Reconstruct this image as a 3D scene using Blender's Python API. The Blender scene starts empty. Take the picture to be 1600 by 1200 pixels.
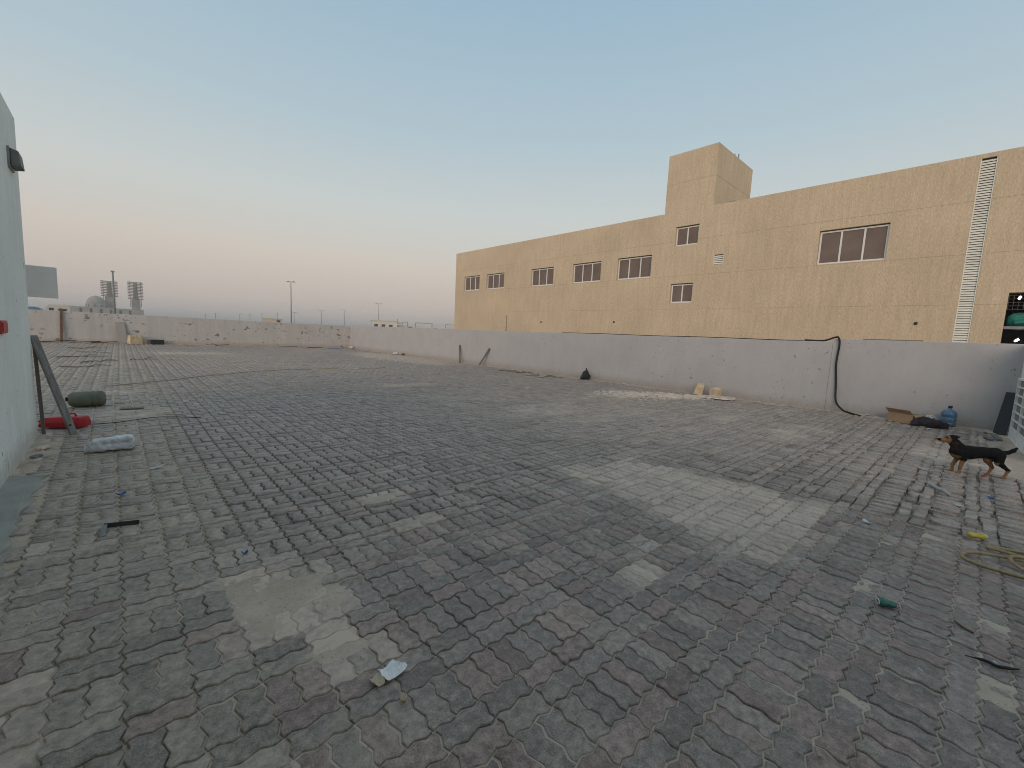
import bpy, bmesh, math, random
import numpy as np
from mathutils import Vector, Matrix, Euler

random.seed(7)
rng = np.random.default_rng(7)
R = math.radians
scene = bpy.context.scene
C = scene.collection

# ------------------------------------------------------------------ camera
CAM_H = 1.58
YAW, PITCH, ROLL = R(42.70), R(6.30), R(2.797)
fw = Vector((math.sin(YAW) * math.cos(PITCH), math.cos(YAW) * math.cos(PITCH), -math.sin(PITCH)))
rt = Vector((math.cos(YAW), -math.sin(YAW), 0))
up = rt.cross(fw)
r2 = math.cos(ROLL) * rt + math.sin(ROLL) * up
u2 = -math.sin(ROLL) * rt + math.cos(ROLL) * up
cd = bpy.data.cameras.new('camera')
cam = bpy.data.objects.new('camera', cd)
C.objects.link(cam)
m = Matrix.Identity(4)
for i in range(3):
    m[i][0], m[i][1], m[i][2] = r2[i], u2[i], -fw[i]
m[2][3] = CAM_H
cam.matrix_world = m
cd.sensor_fit = 'HORIZONTAL'
cd.sensor_width = 36
cd.lens = 665.95 / 1600 * 36
cd.clip_start = 0.05
cd.clip_end = 9000
scene.camera = cam

# ------------------------------------------------------------------ sky, sun, exposure
SUN_AZ = R(238)          # compass bearing of the afterglow, clockwise from +Y: behind the camera, to the left
SUN_EL = R(13)
w = bpy.data.worlds.new('World')
scene.world = w
w.use_nodes = True
nt = w.node_tree
nt.nodes.clear()
out = nt.nodes.new('ShaderNodeOutputWorld')
bg = nt.nodes.new('ShaderNodeBackground')
sky = nt.nodes.new('ShaderNodeTexSky')
sky.sky_type = 'NISHITA'
sky.sun_disc = False
sky.sun_elevation = R(3.0)
sky.sun_rotation = SUN_AZ
sky.air_density = 1.0
sky.dust_density = 2.0
sky.ozone_density = 2.0
tc = nt.nodes.new('ShaderNodeTexCoord')
sep = nt.nodes.new('ShaderNodeSeparateXYZ')
asin = nt.nodes.new('ShaderNodeMath'); asin.operation = 'ARCSINE'
nrm = nt.nodes.new('ShaderNodeVectorMath'); nrm.operation = 'NORMALIZE'
nt.links.new(tc.outputs['Generated'], nrm.inputs[0])
nt.links.new(nrm.outputs[0], sep.inputs[0])
nt.links.new(sep.outputs['Z'], asin.inputs[0])
mr = nt.nodes.new('ShaderNodeMapRange')
mr.inputs['From Min'].default_value = 0.0
mr.inputs['From Max'].default_value = math.pi / 2
nt.links.new(asin.outputs[0], mr.inputs['Value'])
ramp = nt.nodes.new('ShaderNodeValToRGB')
# dusk sky by height above the horizon: dull mauve haze, pale peach band, then blue
STOPS = [(0.0, (.47, .42, .40)), (0.035, (.55, .475, .43)), (0.09, (.615, .55, .485)), (0.16, (.565, .59, .57)),
         (0.26, (.425, .53, .585)), (0.40, (.31, .452, .56)), (0.6, (.32, .45, .55)), (1.0, (.36, .47, .56))]
el = ramp.color_ramp.elements
while len(el) < len(STOPS):
    el.new(0.5)
for e, (p, c) in zip(el, STOPS):
    e.position = p
    e.color = (*c, 1)
nt.links.new(mr.outputs[0], ramp.inputs[0])
sk = nt.nodes.new('ShaderNodeVectorMath'); sk.operation = 'SCALE'
sk.inputs['Scale'].default_value = 0.10
nt.links.new(sky.outputs[0], sk.inputs[0])
mx = nt.nodes.new('ShaderNodeMix'); mx.data_type = 'RGBA'
mx.inputs['Factor'].default_value = 0.85
nt.links.new(sk.outputs[0], mx.inputs['A'])
nt.links.new(ramp.outputs['Color'], mx.inputs['B'])
nt.links.new(mx.outputs['Result'], bg.inputs['Color'])
bg.inputs['Strength'].default_value = 1.22
nt.links.new(bg.outputs[0], out.inputs['Surface'])

ld = bpy.data.lights.new('afterglow', 'SUN')
ld.energy = 1.9
ld.angle = R(45)
ld.color = (1.0, .82, .66)
lo = bpy.data.objects.new('afterglow', ld)
C.objects.link(lo)
sd = Vector((math.sin(SUN_AZ) * math.cos(SUN_EL), math.cos(SUN_AZ) * math.cos(SUN_EL), math.sin(SUN_EL)))
lo.rotation_euler = sd.to_track_quat('Z', 'Y').to_euler()
lo.location = (-40, -30, 30)

vs = scene.view_settings
vs.view_transform = 'Standard'
vs.look = 'None'
vs.exposure = 0.0
vs.gamma = 1.0
vs.use_curve_mapping = False
scene.render.engine = 'CYCLES'
scene.cycles.use_denoising = True
scene.cycles.max_bounces = 6
scene.cycles.diffuse_bounces = 3
scene.cycles.volume_bounces = 0
scene.cycles.filter_width = 1.0


# ------------------------------------------------------------------ helpers
def tag(o, label=None, cat=None, group=None, kind=None):
    if label: o['label'] = label
    if cat: o['category'] = cat
    if group: o['group'] = group
    if kind: o['kind'] = kind
    return o


def empty(name, loc=(0, 0, 0), rz=0.0, label=None, cat=None, group=None):
    o = bpy.data.objects.new(name, None)
    o.empty_display_size = .1
    C.objects.link(o)
    o.location = loc
    o.rotation_euler = (0, 0, rz)
    return tag(o, label, cat, group)


class MB:
    """collects shapes and builds them into one mesh object"""
    def __init__(s):
        s.v = []; s.f = []; s.smooth = []

    def add(s, vs_, fs_, smooth=False):
        n = len(s.v)
        s.v += [tuple(p) for p in vs_]
        s.f += [tuple(i + n for i in f) for f in fs_]
        s.smooth += [smooth] * len(fs_)
        return s

    def box(s, x0, x1, y0, y1, z0, z1):
        v = [(x0, y0, z0), (x1, y0, z0), (x1, y1, z0), (x0, y1, z0), (x0, y0, z1), (x1, y0, z1), (x1, y1, z1), (x0, y1, z1)]
        return s.add(v, [(3, 2, 1, 0), (4, 5, 6, 7), (0, 1, 5, 4), (1, 2, 6, 5), (2, 3, 7, 6), (3, 0, 4, 7)])

    def bar(s, a, b, wd, th, side=(0, 0, 1)):
        """rectangular bar from a to b; wd measured along 'side', th across"""
        a, b = Vector(a), Vector(b)
        d = (b - a).normalized()
        sx = Vector(side); sx = (sx - d * sx.dot(d))
        if sx.length < 1e-6: sx = Vector((1, 0, 0)) - d * d.x
        sx.normalize()
        sy = d.cross(sx)
        v = []
        for p in (a, b):
            for i, j in ((-1, -1), (1, -1), (1, 1), (-1, 1)):
                v.append(p + sx * (i * wd / 2) + sy * (j * th / 2))
        return s.add(v, [(3, 2, 1, 0), (4, 5, 6, 7), (0, 1, 5, 4), (1, 2, 6, 5), (2, 3, 7, 6), (3, 0, 4, 7)])

    def tube(s, path, r, n=8, cap=True, smooth=True):
        path = [Vector(p) for p in path]
        rr = r if isinstance(r, (list, tuple)) else [r] * len(path)
        v = []; f = []
        prev = None
        for i, p in enumerate(path):
            t = (path[min(i + 1, len(path) - 1)] - path[max(i - 1, 0)]).normalized()
            if prev is None:
                a = t.orthogonal().normalized()
            else:
                a = (prev - t * prev.dot(t)).normalized()
            prev = a
            b = t.cross(a)
            for k in range(n):
                an = 2 * math.pi * k / n
                v.append(p + (a * math.cos(an) + b * math.sin(an)) * rr[i])
        for i in range(len(path) - 1):
            for k in range(n):
                f.append((i * n + k, i * n + (k + 1) % n, (i + 1) * n + (k + 1) % n, (i + 1) * n + k))
        s.add(v, f, smooth)
        if cap:
            base = len(s.v) - len(v)
            s.f += [tuple(base + k for k in reversed(range(n))), tuple(base + (len(path) - 1) * n + k for k in range(n))]
            s.smooth += [False, False]
        return s

    def lathe(s, prof, n=24, smooth=True, axis='Z'):
        v = []; f = []
        for r, z in prof:
            for k in range(n):
                a = 2 * math.pi * k / n
                p = (r * math.cos(a), r * math.sin(a), z)
                if axis == 'X': p = (p[2], p[0], p[1])
                v.append(p)
        for i in range(len(prof) - 1):
            for k in range(n):
                f.append((i * n + k, i * n + (k + 1) % n, (i + 1) * n + (k + 1) % n, (i + 1) * n + k))
        return s.add(v, f, smooth)

    def build(s, name, mat, parent=None, loc=None, rot=None, bevel=0, jit=0):
        me = bpy.data.meshes.new(name)
        v = s.v
        if jit:
            v = [(x + random.uniform(-jit, jit), y + random.uniform(-jit, jit), z + random.uniform(-jit, jit)) for x, y, z in v]
        me.from_pydata(v, [], s.f)
        me.polygons.foreach_set('use_smooth', s.smooth)
        if bevel:
            bm = bmesh.new(); bm.from_mesh(me)
            bmesh.ops.remove_doubles(bm, verts=bm.verts, dist=1e-5)
            bmesh.ops.bevel(bm, geom=list(bm.edges), offset=bevel, segments=2, affect='EDGES', profile=.6)
            bm.to_mesh(me); bm.free()
        me.materials.append(mat)
        me.update()
        o = bpy.data.objects.new(name, me)
        C.objects.link(o)
        if parent: o.parent = parent
        if loc is not None: o.location = loc
        if rot is not None: o.rotation_euler = rot
        return o


def inst(src, parent=None, loc=None, rot=None):
    o = bpy.data.objects.new(src.name.split('.')[0], src.data)
    C.objects.link(o)
    if parent: o.parent = parent
    if loc is not None: o.location = loc
    if rot is not None: o.rotation_euler = rot
    return o


# ---- numpy noise
_perm = rng.random((256, 256))


def vnoise(x, y, sc=1.0):
    x = np.asarray(x, float) * sc + 91.7; y = np.asarray(y, float) * sc + 37.3
    xi = np.floor(x).astype(int); yi = np.floor(y).astype(int)
    fx = x - xi; fy = y - yi
    fx = fx * fx * (3 - 2 * fx); fy = fy * fy * (3 - 2 * fy)
    g = lambda a, b: _perm[a & 255, b & 255]
    return (g(xi, yi) * (1 - fx) + g(xi + 1, yi) * fx) * (1 - fy) + (g(xi, yi + 1) * (1 - fx) + g(xi + 1, yi + 1) * fx) * fy


def fbm(x, y, sc=1.0, o=4):
    t = 0; a = .5; n = 0
    for i in range(o):
        t = t + a * vnoise(x + i * 17.1, y - i * 9.3, sc); n += a; a *= .5; sc *= 2.03
    return t / n


def sstep(a, b, x):
    t = np.clip((np.asarray(x, float) - a) / (b - a), 0, 1)
    return t * t * (3 - 2 * t)


# ---- SDF meshing (surface nets) for soft organic shapes
def surface_nets(field, lo_, hi_, res):
    n = [int(math.ceil((hi_[i] - lo_[i]) / res)) + 1 for i in range(3)]
    ax = [lo_[i] + res * np.arange(n[i]) for i in range(3)]
    X, Y, Z = np.meshgrid(*ax, indexing='ij')
    F = field(X, Y, Z)
    ins = F < 0
    cells = np.zeros([k - 1 for k in n], int)
    for dx in (0, 1):
        for dy in (0, 1):
            for dz in (0, 1):
                cells += ins[dx:n[0] - 1 + dx, dy:n[1] - 1 + dy, dz:n[2] - 1 + dz]
    act = np.argwhere((cells > 0) & (cells < 8))
    idx = -np.ones(cells.shape, int)
    idx[act[:, 0], act[:, 1], act[:, 2]] = np.arange(len(act))
    acc = np.zeros((len(act), 3)); cnt = np.zeros(len(act))
    cor = [(a, b, c) for a in (0, 1) for b in (0, 1) for c in (0, 1)]
    for i, p in enumerate(cor):
        for q in cor[i + 1:]:
            if sum(abs(p[k] - q[k]) for k in range(3)) != 1: continue
            A = act + p; B = act + q
            fa = F[A[:, 0], A[:, 1], A[:, 2]]; fb = F[B[:, 0], B[:, 1], B[:, 2]]
            mk = (fa < 0) != (fb < 0)
            t = np.where(mk, fa / np.where(mk, fa - fb, 1), 0)
            acc += mk[:, None] * (A + (B - A) * t[:, None]); cnt += mk
    V = acc / cnt[:, None] * res + np.array(lo_)
    faces = []
    for axis in range(3):
        sl0 = [slice(None)] * 3; sl1 = [slice(None)] * 3
        sl0[axis] = slice(0, -1); sl1[axis] = slice(1, None)
        ch = np.argwhere(ins[tuple(sl0)] != ins[tuple(sl1)])
        u, v_ = [(1, 2), (2, 0), (0, 1)][axis]
        ok = (ch[:, u] > 0) & (ch[:, v_] > 0) & (ch[:, u] < n[u] - 1) & (ch[:, v_] < n[v_] - 1)
        ch = ch[ok]
        fl = ins[ch[:, 0], ch[:, 1], ch[:, 2]]
        q = []
        for du, dv in ((-1, -1), (0, -1), (0, 0), (-1, 0)):
            c = ch.copy(); c[:, u] += du; c[:, v_] += dv
            q.append(idx[c[:, 0], c[:, 1], c[:, 2]])
        q = np.stack(q, 1)
        q[~fl] = q[~fl][:, ::-1]
        faces.append(q)
    return V, np.concatenate(faces)


def cone_sdf(X, Y, Z, a, b, ra, rb, flat=(1, 1, 1)):
    a = np.array(a, float); b = np.array(b, float); d = b - a
    L = max(d @ d, 1e-9)
    px, py, pz = X - a[0], Y - a[1], Z - a[2]
    t = np.clip((px * d[0] + py * d[1] + pz * d[2]) / L, 0, 1)
    return np.sqrt(((px - t * d[0]) / flat[0]) ** 2 + ((py - t * d[1]) / flat[1]) ** 2 + ((pz - t * d[2]) / flat[2]) ** 2) - (ra + (rb - ra) * t)


def smin(a, b, k):
    h = np.clip(.5 + .5 * (b - a) / k, 0, 1)
    return b * (1 - h) + a * h - k * h * (1 - h)


def mesh_np(name, V, Fq, mat, parent=None, loc=None, rot=None, smooth=True):
    me = bpy.data.meshes.new(name)
    me.from_pydata(V.tolist(), [], Fq.tolist())
    me.polygons.foreach_set('use_smooth', [smooth] * len(me.polygons))
    me.materials.append(mat)
    me.update()
    o = bpy.data.objects.new(name, me)
    C.objects.link(o)
    if parent: o.parent = parent
    if loc is not None: o.location = loc
    if rot is not None: o.rotation_euler = rot
    return o


# ------------------------------------------------------------------ materials
class NT:
    def __init__(s, name):
        s.m = bpy.data.materials.new(name); s.m.use_nodes = True
        s.t = s.m.node_tree
        s.b = s.t.nodes['Principled BSDF']
        s.pos = None

    def n(s, typ, **kw):
        nd = s.t.nodes.new(typ)
        for k, v in kw.items(): setattr(nd, k, v)
        return nd

    def l(s, a, b):
        s.t.links.new(a, b)

    def coords(s, scale=(1, 1, 1), obj=False):
        if obj:
            src = s.n('ShaderNodeTexCoord').outputs['Object']
        else:
            src = s.n('ShaderNodeNewGeometry').outputs['Position']
        mp = s.n('ShaderNodeMapping')
        mp.inputs['Scale'].default_value = scale
        s.l(src, mp.inputs['Vector'])
        return mp.outputs[0]

    def noise(s, co, scale, detail=4, rough=.55):
        nd = s.n('ShaderNodeTexNoise')
        nd.inputs['Scale'].default_value = scale
        nd.inputs['Detail'].default_value = detail
        nd.inputs['Roughness'].default_value = rough
        s.l(co, nd.inputs['Vector'])
        return nd.outputs['Fac']

    def rng(s, val, a, b, c=0., d=1., smooth=False):
        nd = s.n('ShaderNodeMapRange')
        if smooth: nd.interpolation_type = 'SMOOTHSTEP'
        for k, x in zip(('From Min', 'From Max', 'To Min', 'To Max'), (a, b, c, d)): nd.inputs[k].default_value = x
        s.l(val, nd.inputs['Value'])
        return nd.outputs[0]

    def math(s, op, a, b=None, clamp=False):
        nd = s.n('ShaderNodeMath', operation=op); nd.use_clamp = clamp
        for i, x in enumerate((a, b)):
            if x is None: continue
            if isinstance(x, (int, float)): nd.inputs[i].default_value = x
            else: s.l(x, nd.inputs[i])
        return nd.outputs[0]

    def mix(s, fac, a, b, typ='MIX'):
        nd = s.n('ShaderNodeMix', data_type='RGBA', blend_type=typ)
        for k, x in (('Factor', fac), ('A', a), ('B', b)):
            if isinstance(x, (int, float)): nd.inputs[k].default_value = x
            elif isinstance(x, tuple): nd.inputs[k].default_value = (*x[:3], 1)
            else: s.l(x, nd.inputs[k])
        return nd.outputs['Result']

    def bump(s, h, strength, dist=.01):
        nd = s.n('ShaderNodeBump')
        nd.inputs['Strength'].default_value = strength
        nd.inputs['Distance'].default_value = dist
        s.l(h, nd.inputs['Height'])
        s.l(nd.outputs[0], s.b.inputs['Normal'])

    def setup(s, rough=.8, spec=.3, metal=0.):
        s.b.inputs['Roughness'].default_value = rough
        s.b.inputs['Specular IOR Level'].default_value = spec
        s.b.inputs['Metallic'].default_value = metal


def M(name, col, rough=.8, var=.25, vs_=5., bump=.25, bs=60., spec=.3, metal=0., dirt=None, dirt_amt=.5, dirt_sc=3., stretch=(1, 1, 1), dist=.006):
    s = NT(name)
    s.setup(rough, spec, metal)
    co = s.coords(stretch)
    n1 = s.noise(co, vs_, 5)
    k = s.rng(n1, .3, .7, 1 - var, 1 + var)
    c = s.n('ShaderNodeVectorMath', operation='SCALE')
    c.inputs[0].default_value = col[:3]
    s.l(k, c.inputs['Scale'])
    res = c.outputs[0]
    if dirt:
        n2 = s.noise(co, dirt_sc, 6, .65)
        res = s.mix(s.rng(n2, .45, .72, 0, dirt_amt), res, dirt)
    s.l(res, s.b.inputs['Base Color'])
    if bump: s.bump(s.noise(co, bs, 4), bump, dist)
    return s.m


SAND = (.63, .49, .395)


def paver_material(name, from_object):
    s = NT(name)
    s.setup(.55, .5)
    if from_object:
        oi = s.n('ShaderNodeObjectInfo'); base, dust = oi.outputs['Color'], oi.outputs['Alpha']
    else:
        at = s.n('ShaderNodeAttribute', attribute_name='pc'); base, dust = at.outputs['Color'], at.outputs['Alpha']
    co = s.coords()
    fine = s.noise(co, 150, 4, .8)
    mid = s.noise(co, 24, 5, .65)
    big = s.noise(co, 1.7, 5, .6)
    k = s.math('MULTIPLY', s.rng(fine, .3, .7, .42, 1.58), s.rng(mid, .3, .7, .72, 1.28))
    c = s.n('ShaderNodeVectorMath', operation='SCALE'); s.l(base, c.inputs[0]); s.l(k, c.inputs['Scale'])
    res = c.outputs[0]
    # pale aggregate grains
    vo = s.n('ShaderNodeTexVoronoi'); vo.inputs['Scale'].default_value = 70; s.l(co, vo.inputs['Vector'])
    res = s.mix(s.rng(vo.outputs['Distance'], .10, .20, .55, 0), res, (.42, .40, .37))
    # worn blotches and dark stains
    res = s.mix(s.rng(s.noise(co, 9.0, 5, .7), .52, .72, 0, .35), res, (.17, .155, .145))
    res = s.mix(s.rng(s.noise(co, 3.1, 6, .7), .58, .76, 0, .5), res, (.075, .07, .066))
    # thin dust, more of it where the paver's own dust value is high
    d1 = s.math('ADD', s.rng(big, .35, .75, -.14, .20), s.rng(mid, .3, .7, -.22, .22))
    d2 = s.math('ADD', d1, s.math('MULTIPLY', dust, s.rng(s.noise(co, 7.0, 5, .7), .3, .7, .65, 1.3)))
    fac = s.math('MULTIPLY', s.math('MAXIMUM', d2, 0.0, True), .92, True)
    res = s.mix(fac, res, SAND)
    s.l(res, s.b.inputs['Base Color'])
    s.l(s.rng(fac, 0, .8, .50, .92), s.b.inputs['Roughness'])
    hgt = s.math('ADD', s.math('MULTIPLY', fine, .8), s.math('MULTIPLY', mid, 1.2))
    s.bump(hgt, .75, .006)
    return s.m


def sand_material():
    s = NT('joint sand')
    s.setup(.95, .1)
    co = s.coords()
    n1 = s.noise(co, 2.2, 6, .6); n2 = s.noise(co, 190, 4, .8); n3 = s.noise(co, 22, 6, .7)
    res = s.mix(s.rng(n1, .35, .68), (.46, .36, .28), (.62, .495, .39))
    res = s.mix(s.rng(n3, .45, .72, 0, .4), res, (.33, .265, .21))
    res = s.mix(s.rng(n2, .42, .75, 0, .45), res, (.27, .215, .17))
    vo = s.n('ShaderNodeTexVoronoi'); vo.inputs['Scale'].default_value = 38; s.l(co, vo.inputs['Vector'])
    res = s.mix(s.rng(vo.outputs['Distance'], .10, .17, .7, 0), res, (.10, .085, .075))
    s.l(res, s.b.inputs['Base Color'])
    s.bump(s.math('ADD', n2, s.math('MULTIPLY', n3, 2.0)), .5, .008)
    return s.m


def wall_paint(name, col, chip_col, chips=.5, big_chips=1.0, streak=.1, drips=0.):
    s = NT(name)
    s.setup(.85, .2)
    co = s.coords()
    n1 = s.noise(co, 1.1, 6, .6); n2 = s.noise(co, 9, 5, .6)
    st = s.noise(s.coords((4, 4, .25)), 1.3, 5, .6)
    k = s.math('MULTIPLY', s.rng(n1, .3, .7, .93, 1.05), s.rng(st, .3, .7, 1 - streak, 1 + streak * .6))
    c = s.n('ShaderNodeVectorMath', operation='SCALE'); c.inputs[0].default_value = col; s.l(k, c.inputs['Scale'])
    res = c.outputs[0]
    sp = s.n('ShaderNodeSeparateXYZ'); s.l(s.n('ShaderNodeNewGeometry').outputs['Position'], sp.inputs[0])
    # splashed dirt along the foot of the wall
    foot = s.math('ADD', s.rng(sp.outputs['Z'], .0, .38, .75, 0, True), s.rng(n2, .3, .7, -.25, .15), True)
    res = s.mix(s.math('MULTIPLY', foot, .65), res, (.27, .215, .165))
    # chipped paint
    big = s.noise(co, .55, 3, .5)
    v = s.noise(s.coords((1, 1, 1.6)), 3.3, 3, .45)
    v2 = s.noise(co, 11.0, 3, .5)
    chip = s.math('ADD', s.math('MULTIPLY', s.rng(v, .685 - .045 * chips, .70 - .045 * chips), big_chips), s.rng(v2, .705 - .03 * chips, .72 - .03 * chips), True)
    chip = s.math('MULTIPLY', chip, s.rng(big, .40, .52))
    res = s.mix(s.math('MULTIPLY', chip, .8), res, chip_col)
    # faint hand-height stains and patched areas
    res = s.mix(s.rng(s.noise(s.coords((1, 1, .7)), 1.9, 6, .7), .56, .74, 0, .16), res, (.30, .28, .27))
    if drips:
        dr = s.math('MULTIPLY', s.rng(s.noise(s.coords((14, 14, .9)), 1.0, 4, .6), .62, .70), s.rng(sp.outputs['Z'], .55, .05, 0, 1))
        res = s.mix(s.math('MULTIPLY', dr, drips), res, (.10, .085, .07))
    s.l(res, s.b.inputs['Base Color'])
    h = s.math('SUBTRACT', s.math('MULTIPLY', s.noise(co, 45, 4), .35), chip)
    s.bump(h, .5, .008)
    return s.m


def facade_paint():
    s = NT('tan render')
    s.setup(.9, .15)
    g = s.coords((1, 1, .12)); co = s.coords()
    streak = s.noise(g, 7.5, 5, .65); n1 = s.noise(co, .45, 5, .55); fine = s.noise(s.coords((1, 1, .35)), 26, 4, .7)
    k = s.math('MULTIPLY', s.math('MULTIPLY', s.rng(streak, .3, .7, .91, 1.08), s.rng(n1, .3, .7, .92, 1.07)), s.rng(fine, .3, .7, .80, 1.18))
    c = s.n('ShaderNodeVectorMath', operation='SCALE'); c.inputs[0].default_value = (.59, .462, .325); s.l(k, c.inputs['Scale'])
    res = s.mix(s.rng(s.noise(s.coords((1, 1, .08)), 2.1, 5, .7), .60, .80, 0, .22), c.outputs[0], (.28, .22, .16))
    s.l(res, s.b.inputs['Base Color'])
    s.bump(fine, .6, .02)
    return s.m


def emitter(name, col, strength):
    s = NT(name)
    s.b.inputs['Base Color'].default_value = (*col, 1)
    s.b.inputs['Emission Color'].default_value = (*col, 1)
    s.b.inputs['Emission Strength'].default_value = strength
    return s.m


MAT = {}
MAT['paver_obj'] = paver_material('paver concrete, single', True)
MAT['paver'] = paver_material('paver concrete, field', False)
MAT['sand'] = sand_material()
MAT['wall'] = wall_paint('grey wall paint', (.455, .43, .425), (.22, .185, .165), .75, big_chips=0., streak=.03)
MAT['farwall'] = wall_paint('chipped grey wall paint', (.50, .465, .44), (.16, .125, .108), 1.0)
MAT['whitewall'] = wall_paint('white wall paint', (.80, .83, .785), (.25, .22, .19), .3, big_chips=0., streak=.06, drips=.8)
MAT['facade'] = facade_paint()
MAT['desert'] = M('desert sand', (.36, .295, .22), .95, .2, .05, .4, 3.0)
MAT['white_alu'] = M('white aluminium', (.74, .73, .70), .5, .08, 3, .05, dirt=(.35, .30, .25), dirt_amt=.3)
MAT['pane'] = M('brown glass film', (.17, .122, .098), .4, .18, 1.2, .0, spec=.4)
MAT['slat'] = M('louvre metal', (.72, .69, .61), .55, .08, 3, .0)
MAT['dark'] = M('dark interior', (.045, .045, .048), .9, .2, 2, .1)
MAT['steel'] = M('galvanised steel', (.25, .25, .26), .5, .25, 8, .1, metal=.6)
MAT['black'] = M('black plastic', (.022, .022, .024), .5, .3, 12, .2)
MAT['rubber'] = M('black rubber hose', (.018, .018, .019), .55, .3, 20, .1)
MAT['greywood'] = M('weathered grey wood', (.21, .195, .18), .9, .3, 4, .4, 50, stretch=(6, 6, .6))
MAT['brownwood'] = M('brown timber', (.16, .085, .05), .9, .3, 5, .4, 50)
MAT['palewood'] = M('pale timber', (.44, .345, .24), .9, .25, 5, .3, 50)
MAT['card'] = M('brown cardboard', (.40, .27, .165), .9, .15, 6, .1, dirt=(.2, .14, .09), dirt_amt=.4)
MAT['foam'] = M('tan foam', (.60, .46, .31), .95, .25, 6, .5, 22)
MAT['plaster'] = M('pale plaster crumbs', (.62, .50, .405), .95, .3, 8, .3, 60)
MAT['red'] = M('red plastic', (.42, .022, .028), .45, .2, 6, .05, dirt=(.2, .08, .06), dirt_amt=.4)
MAT['olive'] = M('olive plastic', (.115, .13, .088), .65, .25, 5, .15, dirt=(.22, .19, .13), dirt_amt=.6)
MAT['wrap'] = M('milky plastic wrap', (.55, .55, .56), .3, .2, 12, .5, 30, spec=.5, dirt=(.33, .30, .27), dirt_amt=.5, dirt_sc=7)
MAT['paper'] = M('white paper', (.58, .59, .60), .85, .1, 14, .3, 60, dirt=(.40, .36, .33), dirt_amt=.45, dirt_sc=18)
MAT['dull'] = M('dull white plastic', (.40, .39, .37), .6, .25, 12, .3, 60, dirt=(.25, .22, .19), dirt_amt=.5, dirt_sc=9)
MAT['packet'] = M('white packet', (.78, .77, .75), .8, .08, 14, .2, 60, dirt=(.5, .44, .38), dirt_amt=.4, dirt_sc=22)
MAT['tanpaper'] = M('stained paper', (.52, .43, .30), .9, .2, 14, .3, 60)
MAT['bluebottle'] = M('blue polycarbonate', (.075, .16, .26), .25, .2, 6, .0, spec=.6)
MAT['bluepl'] = M('blue plastic scrap', (.03, .10, .32), .5, .2, 9, .1)
MAT['greencan'] = M('green can', (.03, .13, .095), .4, .35, 25, .2, spec=.5)
MAT['yellow'] = M('yellow can', (.55, .45, .07), .5, .25, 25, .2)
MAT['rope'] = M('tan rope', (.36, .265, .15), .9, .25, 40, .6, 180)
MAT['stone'] = M('grey pebble', (.34, .32, .29), .9, .4, 7, .3)
MAT['concrete'] = M('smooth concrete', (.34, .325, .29), .9, .2, 3, .3, 70, dirt=(.16, .145, .12), dirt_amt=.5, dirt_sc=2)
MAT['farwhite'] = M('far white paint', (.62, .57, .50), .9, .08, .2, 0)
MAT['fartan'] = M('far tan paint', (.50, .43, .33), .9, .1, .2, 0)
MAT['fargrey'] = M('far bare concrete', (.30, .28, .255), .9, .15, .3, 0)
MAT['farwin'] = M('far window', (.07, .07, .08), .4, .1, 1, 0)
MAT['scaf'] = M('scaffold steel', (.15, .13, .12), .8, .2, 1, 0)
MAT['lamp_metal'] = M('grey lamp post paint', (.20, .205, .21), .6, .1, 1, 0)
MAT['signgrey'] = M('grey sign back', (.76, .72, .68), .7, .08, 3, .05)
MAT['tarp'] = M('green tarpaulin', (.025, .19, .15), .6, .25, 5, .4, 9)
MAT['van'] = M('cream vehicle paint', (.52, .49, .43), .4, .08, 1, 0)
MAT['bluevan'] = M('blue vehicle paint', (.12, .21, .30), .4, .08, 1, 0)
MAT['tube'] = emitter('lit fluorescent tube', (.95, .98, 1.0), 6.0)

# ------------------------------------------------------------------ layout constants
XR, YF = 14.315, 35.87           # inner faces of the right-hand and the far boundary wall
YS = -0.66                       # inner face of the short return wall at the right
XL = -3.9                        # yard goes on behind the white building
H_FAR, H_A, H_B = 1.806, 1.8675, 1.955
MOD = 0.228                      # one paving module (two pavers wide, one long)
OX, OY = 1.092, 1.526            # a known lattice node


# ------------------------------------------------------------------ ground
def ground_z(x, y):
    return (fbm(x, y, .45, 3) - .5) * .05 * sstep(0.0, 3.0, np.hypot(x, y)) + (fbm(x + 31, y, 1.6, 2) - .5) * .012


def poly_mask(x, y, poly, soft):
    """about 1 inside a convex polygon, fading over 'soft' metres"""
    x = np.asarray(x, float); y = np.asarray(y, float)
    cx = sum(p[0] for p in poly) / len(poly); cy = sum(p[1] for p in poly) / len(poly)
    d = np.full(x.shape, 1e9)
    for i in range(len(poly)):
        a, b = poly[i], poly[(i + 1) % len(poly)]
        nx, ny = -(b[1] - a[1]), b[0] - a[0]
        L = math.hypot(nx, ny)
        if (cx - a[0]) * nx + (cy - a[1]) * ny < 0: nx, ny = -nx, -ny
        d = np.minimum(d, ((x - a[0]) * nx + (y - a[1]) * ny) / L)
    return sstep(-soft, soft, d)


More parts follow.
